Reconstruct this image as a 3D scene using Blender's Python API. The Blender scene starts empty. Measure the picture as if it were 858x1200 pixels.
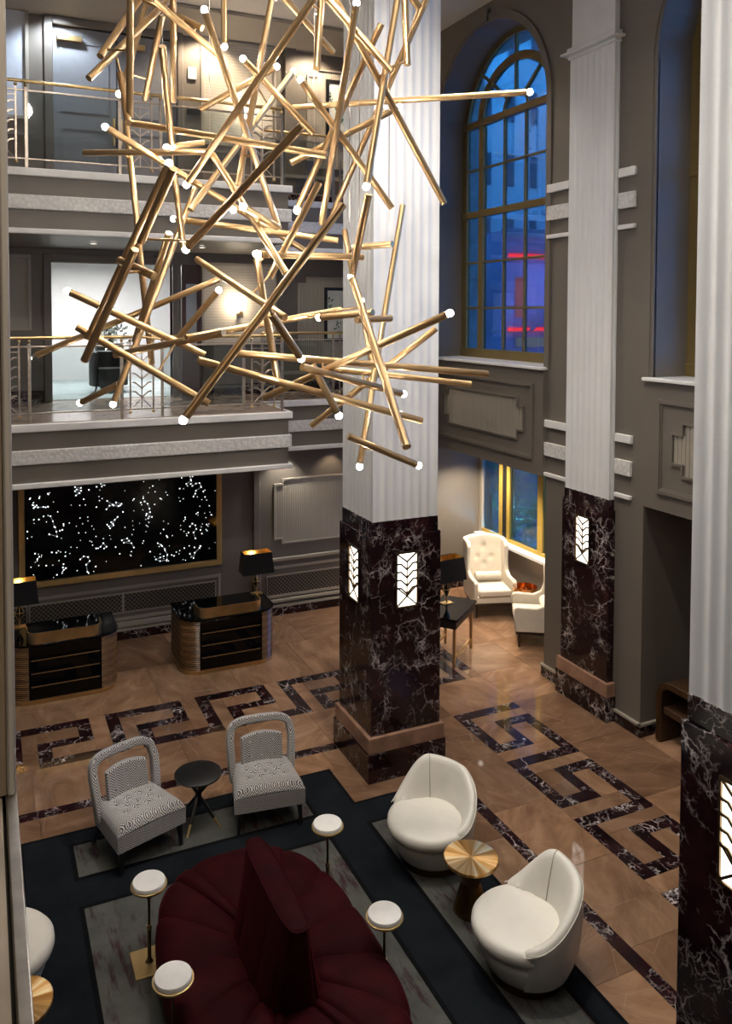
import bpy, bmesh, math, random
from mathutils import Vector, Matrix
PI = math.pi
random.seed(11)
C = bpy.context.scene.collection
sc = bpy.context.scene

# ------------------------------------------------------------------ camera, world, exposure, large lights
cam = bpy.data.objects.new('camera', bpy.data.cameras.new('camera')); C.objects.link(cam)
cam.data.sensor_fit = 'HORIZONTAL'; cam.data.sensor_width = 36
cam.data.lens = 961.49 / 858 * 36
cam.data.shift_x = (429 - 409.78) / 858
cam.data.shift_y = -(600 - 404.29) / 858
cam.data.clip_start = .05; cam.data.clip_end = 300
cam.matrix_world = Matrix(((0.91209938, 0.01385808, -0.40973488, 0), (-0.40996327, 0.03619018, -0.91138378, 0),
                           (0.00219835, 0.99924883, 0.03869034, 5.5), (0, 0, 0, 1)))
sc.camera = cam
sc.view_settings.view_transform = 'Standard'; sc.view_settings.look = 'None'
sc.view_settings.gamma = 1; sc.view_settings.exposure = 0.0

w = bpy.data.worlds.new('dusk'); sc.world = w; w.use_nodes = True
nt = w.node_tree; bg = nt.nodes['Background']
tc = nt.nodes.new('ShaderNodeTexCoord'); sp = nt.nodes.new('ShaderNodeSeparateXYZ'); rp = nt.nodes.new('ShaderNodeValToRGB')
nt.links.new(tc.outputs['Generated'], sp.inputs[0]); nt.links.new(sp.outputs['Z'], rp.inputs[0]); nt.links.new(rp.outputs[0], bg.inputs[0])
rp.color_ramp.elements[0].color = (.03, .17, .44, 1); rp.color_ramp.elements[1].color = (.008, .05, .25, 1)
bg.inputs[1].default_value = 9.0

def lamp(kind, loc, power, color=(1, .86, .7), size=.1, target=None, spot=80, blend=.6, sy=None):
    d = bpy.data.lights.new('light', kind); d.energy = power; d.color = color
    if kind == 'AREA':
        d.size = size
        if sy: d.shape = 'RECTANGLE'; d.size_y = sy
    else: d.shadow_soft_size = size
    if kind == 'SPOT': d.spot_size = math.radians(spot); d.spot_blend = blend
    o = bpy.data.objects.new('light', d); o.location = loc; C.objects.link(o)
    v = (Vector(target) - Vector(loc)) if target else Vector((0, 0, -1))
    o.rotation_euler = v.to_track_quat('-Z', 'Y').to_euler()
    return o
WARM = (1, .80, .58); WHITE = (1, .92, .82)
# ceiling downlights over the atrium
for x, y, p in ((1.2, 4.2, 60), (4.0, 6.2, 780), (1.6, 8.6, 210), (4.0, 7.2, 300), (6.5, 6.6, 150), (6.5, 3.6, 150), (6.2, 10.6, 240), (1.4, 10.4, 150), (3.8, 10.6, 200)):
    lamp('SPOT', (x, y, 10.55), p * 1.25, WHITE, .12, spot=95, blend=.8)
# added spots that brighten the columns and the balcony fronts, no fixtures there
for t_ in ((4.57, 8.9, 6.2), (4.57, 3.5, 6.0), (7.6, 9.0, 6.0)):
    lamp('SPOT', (1.2, 2.6, 10.4) if t_[1] > 4 else (2.2, 6.0, 10.4), 430, (1, .96, .92), .15, target=t_, spot=46, blend=1)
lamp('SPOT', (1.0, 2.6, 10.4), 640, (1, .92, .84), .2, target=(2.2, 12, 5.6), spot=60, blend=1)
lamp('SPOT', (.6, 3.4, 9.8), 420, (1, .96, .92), .15, target=(4.1, 3.4, 5.0), spot=60, blend=1)
# added blue point lamps that brighten the towers, street and shrubs outside
for x, y, z, p, cl in ((16, 23, 17, 6500, (.05, .40, 1)), (27, 22, 16, 5000, (.05, .34, 1)), (11.6, 16.6, .6, 900, (.08, .50, 1)), (10.6, 13.0, .5, 200, (.15, .6, .9)), (12.6, 18.5, 3.0, 1200, (.04, .35, 1)), (10.2, 12.6, 12.5, 300, (.2, .6, 1))):
    lamp('POINT', (x, y, z), p, cl, .03)
# soft corridor lights on the balconies and under them
for x in (1.2, 3.6, 5.6):
    lamp('SPOT', (x, 14.0 if x < 5 else 14.3, 6.66), 200, WARM, .06, spot=120)
    lamp('SPOT', (x, 13.9, 10.4), 240, WARM if x > 2 else (.75, .86, 1), .06, spot=130)
lamp('SPOT', (4.95, 13.8, 3.04), 65, WHITE, .03, spot=100)
lamp('SPOT', (5.9, 13.8, 3.04), 16, WARM, .03, spot=100)
lamp('SPOT', (8.55, 12.7, 3.0), 200, (1, .84, .64), .05, spot=105, blend=.5)
lamp('SPOT', (8.6, 13.1, 3.02), 330, (1, .84, .64), .04, spot=120, blend=.6)
lamp('SPOT', (8.3, 11.2, 3.0), 160, (1, .84, .64), .05, spot=110, blend=.6)
lamp('SPOT', (.9, .6, 8.9), 330, WARM, .1, target=(-.3, 3.0, 5.2), spot=70)  # added spot that brightens the near pillar
lamp('AREA', (2.1, 17.0, 6.5), 230, (1, .97, .94), 1.8)

# ------------------------------------------------------------------ mesh helpers
class M:
    def __init__(s): s.v = []; s.f = []
    def add(s, vs, fs):
        b = len(s.v); s.v += [tuple(q) for q in vs]; s.f += [tuple(b + i for i in f) for f in fs]; return s
    def box(s, x0, x1, y0, y1, z0, z1):
        return s.add([(x0, y0, z0), (x1, y0, z0), (x1, y1, z0), (x0, y1, z0), (x0, y0, z1), (x1, y0, z1), (x1, y1, z1), (x0, y1, z1)],
                     [(3, 2, 1, 0), (4, 5, 6, 7), (0, 1, 5, 4), (1, 2, 6, 5), (2, 3, 7, 6), (3, 0, 4, 7)])
    def hexa(s, p8): return s.add(p8, [(3, 2, 1, 0), (4, 5, 6, 7), (0, 1, 5, 4), (1, 2, 6, 5), (2, 3, 7, 6), (3, 0, 4, 7)])
    def rod(s, p, q, r, r2=None, n=12):
        p = Vector(p); q = Vector(q); r2 = r if r2 is None else r2
        t = (q - p).normalized(); a = t.orthogonal().normalized(); b = t.cross(a)
        vs = [p + (a * math.cos(2 * PI * i / n) + b * math.sin(2 * PI * i / n)) * r for i in range(n)]
        vs += [q + (a * math.cos(2 * PI * i / n) + b * math.sin(2 * PI * i / n)) * r2 for i in range(n)]
        return s.add(vs, [(i, (i + 1) % n, n + (i + 1) % n, n + i) for i in range(n)] + [tuple(range(n - 1, -1, -1)), tuple(range(n, 2 * n))])
    def lathe(s, prof, cx=0, cy=0, n=32, a0=0, a1=2 * PI, caps=True):
        full = abs(a1 - a0 - 2 * PI) < 1e-6; m = n if full else n + 1
        vs = []
        for r, z in prof:
            for i in range(m):
                a = a0 + (a1 - a0) * i / n; vs.append((cx + r * math.cos(a), cy + r * math.sin(a), z))
        fs = []
        for k in range(len(prof) - 1):
            for i in range(n):
                j = (i + 1) % m; fs.append((k * m + i, k * m + j, (k + 1) * m + j, (k + 1) * m + i))
        if caps and full:
            fs.append(tuple(range(m - 1, -1, -1))); fs.append(tuple(range((len(prof) - 1) * m, len(prof) * m)))
        return s.add(vs, fs)
    def ball(s, c, r, n=10, sz=1):
        prof = [(max(1e-4, r * math.sin(PI * k / n)), c[2] - r * sz * math.cos(PI * k / n)) for k in range(n + 1)]
        return s.lathe(prof, c[0], c[1], n + 4)
    def prism(s, poly, z0, z1, ax='z'):
        def P(a, b, c): return (a, b, c) if ax == 'z' else ((c, a, b) if ax == 'x' else (a, c, b))
        n = len(poly)
        return s.add([P(a, b, z0) for a, b in poly] + [P(a, b, z1) for a, b in poly],
                     [tuple(range(n - 1, -1, -1)), tuple(range(n, 2 * n))] + [(i, (i + 1) % n, n + (i + 1) % n, n + i) for i in range(n)])
    def ring(s, outer, inner, z0, z1, ax='z', closed=True):
        def P(a, b, c): return (a, b, c) if ax == 'z' else ((c, a, b) if ax == 'x' else (a, c, b))
        n = len(outer); vs = []
        for z in (z0, z1):
            vs += [P(a, b, z) for a, b in outer] + [P(a, b, z) for a, b in inner]
        fs = []
        m = n if closed else n - 1
        for i in range(m):
            j = (i + 1) % n
            fs += [(i, n + i, n + j, j), (2 * n + i, 2 * n + j, 3 * n + j, 3 * n + i), (i, j, 2 * n + j, 2 * n + i), (n + i, 3 * n + i, 3 * n + j, n + j)]
        if not closed: fs += [(0, 2 * n, 3 * n, n), (n - 1, 2 * n - 1, 4 * n - 1, 3 * n - 1)]
        return s.add(vs, fs)
    def grid(s, fn, nu, nv, cu=False):
        vs = [fn(i / nu, j / nv) for j in range(nv + 1) for i in range(nu + (0 if cu else 1))]
        m = nu if cu else nu + 1
        return s.add(vs, [(j * m + i, j * m + (i + 1) % m, (j + 1) * m + (i + 1) % m, (j + 1) * m + i) for j in range(nv) for i in range(nu)])
    def sweep(s, pts, w, d, nd, closed=False):
        pts = [Vector(p) for p in pts]; nd = Vector(nd).normalized(); n = len(pts); vs = []
        for i, p in enumerate(pts):
            t = (pts[(i + 1) % n] - pts[i - 1]) if closed else (pts[min(i + 1, n - 1)] - pts[max(i - 1, 0)])
            t.normalize(); sd = t.cross(nd).normalized(); n2 = sd.cross(t)
            ww = w[i] if isinstance(w, (list, tuple)) else w
            for a, b in ((-1, -1), (1, -1), (1, 1), (-1, 1)): vs.append(p + sd * a * ww / 2 + n2 * b * d / 2)
        m = n if closed else n - 1
        fs = [(4 * i + k, 4 * i + (k + 1) % 4, 4 * ((i + 1) % n) + (k + 1) % 4, 4 * ((i + 1) % n) + k) for i in range(m) for k in range(4)]
        if not closed: fs += [(3, 2, 1, 0), tuple(4 * (n - 1) + k for k in range(4))]
        return s.add(vs, fs)
    def build(s, name, mt, parent=None, smooth=True, bevel=0, sub=0, angle=40, label=None, kind=None):
        me = bpy.data.meshes.new(name); me.from_pydata(s.v, [], s.f)
        b = bmesh.new(); b.from_mesh(me); bmesh.ops.recalc_face_normals(b, faces=b.faces); b.to_mesh(me); b.free()
        if smooth:
            me.polygons.foreach_set('use_smooth', [True] * len(me.polygons))
            me.set_sharp_from_angle(angle=math.radians(angle))
        me.materials.append(mt)
        o = bpy.data.objects.new(name, me); C.objects.link(o)
        if parent: o.parent = parent
        if bevel:
            m = o.modifiers.new('b', 'BEVEL'); m.width = bevel; m.segments = 2; m.limit_method = 'ANGLE'; m.angle_limit = math.radians(35)
        if sub:
            m = o.modifiers.new('s', 'SUBSURF'); m.levels = sub; m.render_levels = sub
        if label: o['label'] = label
        if kind: o['kind'] = kind
        return o

def thing(name, label, cat, loc=(0, 0, 0), rz=0, group=None):
    o = bpy.data.objects.new(name, None); C.objects.link(o); o.empty_display_size = .1
    o.location = loc; o.rotation_euler = (0, 0, rz); o['label'] = label; o['category'] = cat
    if group: o['group'] = group
    return o
def tag(o, label, cat, group=None):
    o['label'] = label; o['category'] = cat
    if group: o['group'] = group
    return o
def struct(name, m, mt, **k): 
    o = m.build(name, mt, **k); o['kind'] = 'structure'; return o
def sempty(name):
    o = bpy.data.objects.new(name, None); C.objects.link(o); o['kind'] = 'structure'; return o
def dup(o, loc=None, rz=None, label=None, parent=None):
    c = o.copy(); C.objects.link(c)
    if loc is not None: c.location = loc
    if rz is not None: c.rotation_euler = (0, 0, rz)
    if label: c['label'] = label
    if parent: c.parent = parent
    for ch in list(o.children): dup(ch, parent=c)
    return c

# ------------------------------------------------------------------ materials
def base(name, col=(.5, .5, .5), rough=.5, metal=0, spec=.5):
    m = bpy.data.materials.new(name); m.use_nodes = True; b = m.node_tree.nodes['Principled BSDF']
    b.inputs['Base Color'].default_value = (*col, 1); b.inputs['Roughness'].default_value = rough; b.inputs['Metallic'].default_value = metal
    b.inputs['Specular IOR Level'].default_value = spec
    return m, m.node_tree, b
def N(nt, t, **k):
    n = nt.nodes.new('ShaderNode' + t)
    for a, v in k.items():
        if a.startswith('i_'): n.inputs[int(a[2:])].default_value = v
        else: setattr(n, a, v)
    return n
def ramp(nt, src, stops):
    r = N(nt, 'ValToRGB'); nt.links.new(src, r.inputs[0]); e = r.color_ramp.elements
    while len(e) < len(stops): e.new(.5)
    for x, (p, c) in zip(e, stops): x.position = p; x.color = (*c, 1) if len(c) == 3 else c
    return r.outputs[0]
def mixc(nt, fac, a, b, mode='MIX'):
    m = N(nt, 'Mix', data_type='RGBA', blend_type=mode)
    for s, v in ((0, fac), (6, a), (7, b)):
        if hasattr(v, 'is_output'): nt.links.new(v, m.inputs[s])
        else: m.inputs[s].default_value = v if s == 0 else (*v, 1)
    return m.outputs[2]
def bump(nt, b, h, strength=.3, dist=.01):
    n = N(nt, 'Bump'); n.inputs['Strength'].default_value = strength; n.inputs['Distance'].default_value = dist
    nt.links.new(h, n.inputs['Height']); nt.links.new(n.outputs[0], b.inputs['Normal'])
def noise(nt, vec, scale, detail=4, rough=.5, dist=0):
    n = N(nt, 'TexNoise'); n.inputs['Scale'].default_value = scale; n.inputs['Detail'].default_value = detail
    n.inputs['Roughness'].default_value = rough; n.inputs['Distortion'].default_value = dist
    if vec: nt.links.new(vec, n.inputs['Vector'])
    return n
def pos(nt, scale=(1, 1, 1), rnd=0, src='Position'):
    g = N(nt, 'NewGeometry').outputs['Position'] if src == 'Position' else N(nt, 'TexCoord').outputs['Object']
    mp = N(nt, 'Mapping'); mp.inputs['Scale'].default_value = scale; nt.links.new(g, mp.inputs[0])
    if rnd:
        oi = N(nt, 'ObjectInfo'); sm = N(nt, 'VectorMath', operation='SCALE'); cb = N(nt, 'CombineXYZ')
        nt.links.new(oi.outputs['Random'], cb.inputs[0]); nt.links.new(oi.outputs['Random'], cb.inputs[1]); cb.inputs[2].default_value = .5
        nt.links.new(cb.outputs[0], sm.inputs[0]); sm.inputs['Scale'].default_value = rnd
        nt.links.new(sm.outputs[0], mp.inputs['Location'])
    return mp.outputs[0]
def plain(name, col, rough=.5, metal=0, var=.06, scale=8, bmp=0, src='Object'):
    m, nt, b = base(name, col, rough, metal)
    v = pos(nt, src=src); n = noise(nt, v, scale, 5)
    c = ramp(nt, n.outputs[0], [(.3, tuple(x * (1 - var) for x in col)), (.7, tuple(min(1, x * (1 + var)) for x in col))])
    nt.links.new(c, b.inputs['Base Color'])
    if bmp: bump(nt, b, noise(nt, v, scale * 20, 3).outputs[0], bmp, .003)
    return m
def glow(name, col, s):
    m = bpy.data.materials.new(name); m.use_nodes = True; nt = m.node_tree; nt.nodes.clear()
    e = N(nt, 'Emission'); e.inputs[0].default_value = (*col, 1); e.inputs[1].default_value = s
    o = N(nt, 'OutputMaterial'); nt.links.new(e.outputs[0], o.inputs[0]); return m

def dark_marble(name, rnd=0):
    m, nt, b = base(name, rough=.12)
    v = pos(nt, rnd=rnd)
    d = noise(nt, v, 2.2, 5, .6); dv = N(nt, 'VectorMath', operation='SCALE'); nt.links.new(d.outputs['Color'], dv.inputs[0]); dv.inputs['Scale'].default_value = .55
    av = N(nt, 'VectorMath', operation='ADD'); nt.links.new(v, av.inputs[0]); nt.links.new(dv.outputs[0], av.inputs[1])
    body = ramp(nt, noise(nt, av.outputs[0], 4, 6, .65).outputs[0], [(.35, (.004, .002, .003)), (.55, (.020, .006, .008)), (.75, (.048, .015, .016))])
    col = body
    for sc_, wd, msk, mx in ((4.0, .020, 2.6, .9), (11, .035, 3.4, .6), (2.0, .010, 1.7, .9)):
        vo = N(nt, 'TexVoronoi', feature='DISTANCE_TO_EDGE'); vo.inputs['Scale'].default_value = sc_; nt.links.new(av.outputs[0], vo.inputs['Vector'])
        vein = ramp(nt, vo.outputs['Distance'], [(0, (1, 1, 1)), (wd, (.35, .35, .35)), (wd * 2.6, (0, 0, 0))])
        k = ramp(nt, noise(nt, v, msk, 4, .6).outputs[0], [(.50, (0, 0, 0)), (.66, (mx, mx, mx))])
        f = N(nt, 'Math', operation='MULTIPLY'); nt.links.new(vein, f.inputs[0]); nt.links.new(k, f.inputs[1])
        col = mixc(nt, f.outputs[0], col, (.78, .70, .68))
    nt.links.new(col, b.inputs['Base Color']); return m
def brown_marble(name):
    m, nt, b = base(name, rough=.13)
    v = pos(nt, (1, 1, 1), rnd=23)
    oi = N(nt, 'ObjectInfo')
    rot = N(nt, 'VectorRotate', rotation_type='Z_AXIS'); nt.links.new(v, rot.inputs['Vector'])
    an = N(nt, 'Math', operation='MULTIPLY'); nt.links.new(oi.outputs['Random'], an.inputs[0]); an.inputs[1].default_value = 17; nt.links.new(an.outputs[0], rot.inputs['Angle'])
    mp = N(nt, 'Mapping'); mp.inputs['Scale'].default_value = (1.0, 2.2, 1); nt.links.new(rot.outputs[0], mp.inputs[0])
    a = ramp(nt, noise(nt, mp.outputs[0], 1.6, 7, .62, .7).outputs[0], [(.28, (.15, .082, .048)), (.5, (.235, .138, .083)), (.72, (.33, .205, .130))])
    r = ramp(nt, oi.outputs['Random'], [(0, (.74, .70, .68)), (.5, (1, 1, 1)), (1, (1.22, 1.16, 1.1))])
    col = mixc(nt, 1.0, a, r, 'MULTIPLY')
    vo = N(nt, 'TexVoronoi', feature='DISTANCE_TO_EDGE'); vo.inputs['Scale'].default_value = 1.1; nt.links.new(mp.outputs[0], vo.inputs['Vector'])
    vein = ramp(nt, vo.outputs['Distance'], [(0, (.30, .30, .30)), (.006, (0, 0, 0))])
    col = mixc(nt, vein, col, (.48, .36, .28))
    nt.links.new(col, b.inputs['Base Color']); 
    rr = ramp(nt, noise(nt, v, 3, 3).outputs[0], [(.3, (.035,) * 3), (.7, (.08,) * 3)]); nt.links.new(rr, b.inputs['Roughness'])
    return m
def metal(name, col, rough=.25, streak=None):
    m, nt, b = base(name, col, rough, 1)
    n = noise(nt, pos(nt, streak or (1, 1, 1), src='Object'), 14, 4)
    c = ramp(nt, n.outputs[0], [(.3, tuple(x * .82 for x in col)), (.7, tuple(min(1, x * 1.12) for x in col))]); nt.links.new(c, b.inputs['Base Color'])
    return m
def thin_glass(name, tint=(.9, .95, 1), refl=.09):
    m = bpy.data.materials.new(name); m.use_nodes = True; nt = m.node_tree; nt.nodes.clear()
    t = N(nt, 'BsdfTransparent'); t.inputs[0].default_value = (*tint, 1); g = N(nt, 'BsdfGlossy'); g.inputs['Roughness'].default_value = .02
    f = N(nt, 'Fresnel'); f.inputs[0].default_value = 1.45; mu = N(nt, 'Math', operation='MULTIPLY_ADD'); nt.links.new(f.outputs[0], mu.inputs[0]); mu.inputs[1].default_value = .9; mu.inputs[2].default_value = refl * .3
    mx = N(nt, 'MixShader'); nt.links.new(mu.outputs[0], mx.inputs[0]); nt.links.new(t.outputs[0], mx.inputs[1]); nt.links.new(g.outputs[0], mx.inputs[2])
    o = N(nt, 'OutputMaterial'); nt.links.new(mx.outputs[0], o.inputs[0]); return m
def wave_mat(name, c1, c2, scale, axis, rough=.4, dist=2, bmp=0, mt=0):
    m, nt, b = base(name, c1, rough, mt)
    wv = N(nt, 'TexWave', bands_direction=axis); wv.inputs['Scale'].default_value = scale; wv.inputs['Distortion'].default_value = dist; wv.inputs['Detail'].default_value = 3; wv.inputs['Detail Scale'].default_value = 1.5
    nt.links.new(pos(nt, src='Object'), wv.inputs['Vector'])
    nt.links.new(ramp(nt, wv.outputs[0], [(.3, c1), (.7, c2)]), b.inputs['Base Color'])
    if bmp: bump(nt, b, wv.outputs[0], bmp, .004)
    return m
def chevron(name):
    m, nt, b = base(name, rough=.85)
    s = N(nt, 'SeparateXYZ'); nt.links.new(N(nt, 'TexCoord').outputs['Object'], s.inputs[0])
    pp = N(nt, 'Math', operation='PINGPONG'); nt.links.new(s.outputs[0], pp.inputs[0]); pp.inputs[1].default_value = .045
    yz = N(nt, 'Math', operation='SUBTRACT'); nt.links.new(s.outputs[2], yz.inputs[0]); nt.links.new(s.outputs[1], yz.inputs[1])
    ad = N(nt, 'Math', operation='ADD'); nt.links.new(pp.outputs[0], ad.inputs[0]); nt.links.new(yz.outputs[0], ad.inputs[1])
    def stripes(p, lo, hi):
        fr = N(nt, 'Math', operation='PINGPONG'); nt.links.new(ad.outputs[0], fr.inputs[0]); fr.inputs[1].default_value = p
        dv = N(nt, 'Math', operation='DIVIDE'); nt.links.new(fr.outputs[0], dv.inputs[0]); dv.inputs[1].default_value = p
        return ramp(nt, dv.outputs[0], [(lo, (0, 0, 0)), (hi, (1, 1, 1))])
    c = mixc(nt, stripes(.0105, .40, .55), (.030, .030, .036), (.56, .545, .53))
    c = mixc(nt, stripes(.042, .03, .10), (.03, .03, .035), c)
    n = noise(nt, N(nt, 'TexCoord').outputs['Object'], 260, 2); c = mixc(nt, .25, c, n.outputs['Color'], 'OVERLAY')
    nt.links.new(c, b.inputs['Base Color']); b.inputs['Sheen Weight'].default_value = .3; bump(nt, b, n.outputs[0], .3, .002); return m
def velvet(name):
    m, nt, b = base(name, (.045, .004, .008), .75)
    n = noise(nt, pos(nt, src='Object'), 5, 4)
    nt.links.new(ramp(nt, n.outputs[0], [(.3, (.018, .0012, .0022)), (.7, (.034, .0024, .0040))]), b.inputs['Base Color'])
    b.inputs['Sheen Weight'].default_value = .10; b.inputs['Sheen Roughness'].default_value = .4; b.inputs['Sheen Tint'].default_value = (.6, .05, .08, 1); b.inputs['Specular IOR Level'].default_value = .08
    bump(nt, b, noise(nt, pos(nt, src='Object'), 220, 2).outputs[0], .2, .002); return m
def rug_mat(name, c1, c2, streak=None):
    m, nt, b = base(name, c1, .95); b.inputs['Specular IOR Level'].default_value = .15
    v = pos(nt); c = ramp(nt, noise(nt, v, 2.4, 6, .65).outputs[0], [(.3, c1), (.7, c2)])
    if streak:
        n2 = noise(nt, pos(nt, (9, 1.6, 1)), 1.0, 6, .7); k = ramp(nt, n2.outputs[0], [(.50, (0, 0, 0)), (.62, (.85, .8, .8))])
        n3 = ramp(nt, noise(nt, pos(nt), 1.3, 3).outputs[0], [(.42, (0, 0, 0)), (.52, (1, 1, 1))])
        f = N(nt, 'Math', operation='MULTIPLY'); nt.links.new(k, f.inputs[0]); nt.links.new(n3, f.inputs[1]); c = mixc(nt, f.outputs[0], c, streak)
    fn = noise(nt, v, 160, 2); c = mixc(nt, .35, c, fn.outputs['Color'], 'OVERLAY'); nt.links.new(c, b.inputs['Base Color'])
    bump(nt, b, fn.outputs[0], .5, .004); return m
def spun_brass(name):
    m, nt, b = base(name, (.60, .33, .12), .42, 1)
    s = N(nt, 'SeparateXYZ'); nt.links.new(N(nt, 'TexCoord').outputs['Object'], s.inputs[0])
    at = N(nt, 'Math', operation='ARCTAN2'); nt.links.new(s.outputs[1], at.inputs[0]); nt.links.new(s.outputs[0], at.inputs[1])
    n = N(nt, 'TexNoise', noise_dimensions='1D'); nt.links.new(at.outputs[0], n.inputs['W']); n.inputs['Scale'].default_value = 2.4; n.inputs['Detail'].default_value = 5
    nt.links.new(ramp(nt, n.outputs[0], [(.35, (.50, .24, .07)), (.5, (.82, .46, .15)), (.62, (1, .80, .48))]), b.inputs['Base Color'])  # radial highlights of the metal put into the base colour
    b.inputs['Anisotropic'].default_value = .6; return m

DARK = dark_marble('dark_marble'); DARKT = dark_marble('dark_marble_strip', 31)
BROWN = brown_marble('brown_marble')
BAND = plain('brown_marble_band', (.33, .19, .13), .15, var=.25, scale=5, src='Position')
GROUT = plain('floor_joint', (.11, .065, .042), .5)
WHITE_P = plain('white_paint', (.74, .735, .72), .42, var=.03, scale=2, src='Position')
TAUPE = plain('taupe_paint', (.150, .130, .106), .5, var=.05, scale=1.2, src='Position')
TAUPE2 = plain('light_taupe_paint', (.33, .295, .24), .5, var=.04, scale=1.2, src='Position')
FLUTE_T = wave_mat('reeded_panel_cloth', (.36, .32, .265), (.29, .255, .21), 7, 'X', .6, .3)
SILK = wave_mat('wall_covering', (.46, .42, .35), (.40, .36, .30), 6, 'Z', .5, 2.5)
WHITE_C = plain('carved_white', (.74, .72, .69), .5, var=.05, scale=6, bmp=0, src='Position')
def carved():
    m, nt, b = base('carved_band', (.60, .58, .54), .5); v = pos(nt)
    vo = N(nt, 'TexVoronoi', feature='SMOOTH_F1'); vo.inputs['Scale'].default_value = 22; nt.links.new(v, vo.inputs['Vector'])
    nt.links.new(ramp(nt, vo.outputs[0], [(.1, (.74, .72, .69)), (.6, (.58, .56, .53))]), b.inputs['Base Color']); bump(nt, b, vo.outputs[0], .6, .012); return m
CARVED = carved()
CEIL = plain('ceiling_paint', (.70, .67, .62), .6, var=.03, scale=1)
BRASS = metal('satin_brass', (.66, .48, .23), .34, (.3, .3, .3))
RODM = base('brushed_gold', (.62, .41, .20), .34, .9)[0]
NICKEL = metal('champagne_metal', (.50, .43, .35), .36)
BRONZE = metal('bronze', (.20, .14, .08), .35)
GOLDP = plain('gold_window_frame', (.20, .145, .055), .35, .4)
BLACKG = base('black_glass', (.002, .002, .0025), .06, spec=.22)[0]
BLACKW = plain('black_lacquer', (.010, .010, .011), .3)
ZEBRA = wave_mat('zebrawood', (.035, .017, .008), (.27, .145, .055), 11, 'Z', .28, 2.0)
LEATH = plain('ivory_leather', (.76, .73, .65), .38, var=.03, scale=6, bmp=.12)
LINEN = plain('cream_upholstery', (.66, .60, .50), .6, var=.04, scale=10, bmp=.15)
CHEV = chevron('chevron_fabric'); VELV = velvet('burgundy_velvet')
NAVY = rug_mat('navy_pile', (.0040, .0058, .0080), (.0095, .0130, .0170)); BLKR = rug_mat('black_pile', (.0018, .002, .003), (.003, .0035, .005))
GREYR = rug_mat('grey_pile', (.060, .063, .058), (.105, .108, .098), (.035, .008, .014))
SPUN = spun_brass('spun_brass'); DBRASS = metal('dark_brass', (.22, .12, .045), .3)
STONEW = plain('white_stone_top', (.80, .79, .77), .2, var=.04, scale=9)
GLASS = thin_glass('railing_glass', (.80, .84, .84)); WGLASS = thin_glass('window_glass', (.92, .95, 1))
BULB = glow('bulb_glow', (1, .94, .87), 260); PANELG = glow('lit_panel', (1, .93, .82), 3.2)
SHADEG = metal('gold_lining', (.75, .50, .18), .35)
DECKM = plain('pale_marble', (.42, .38, .33), .18, var=.25, scale=3, src='Position')

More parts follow.
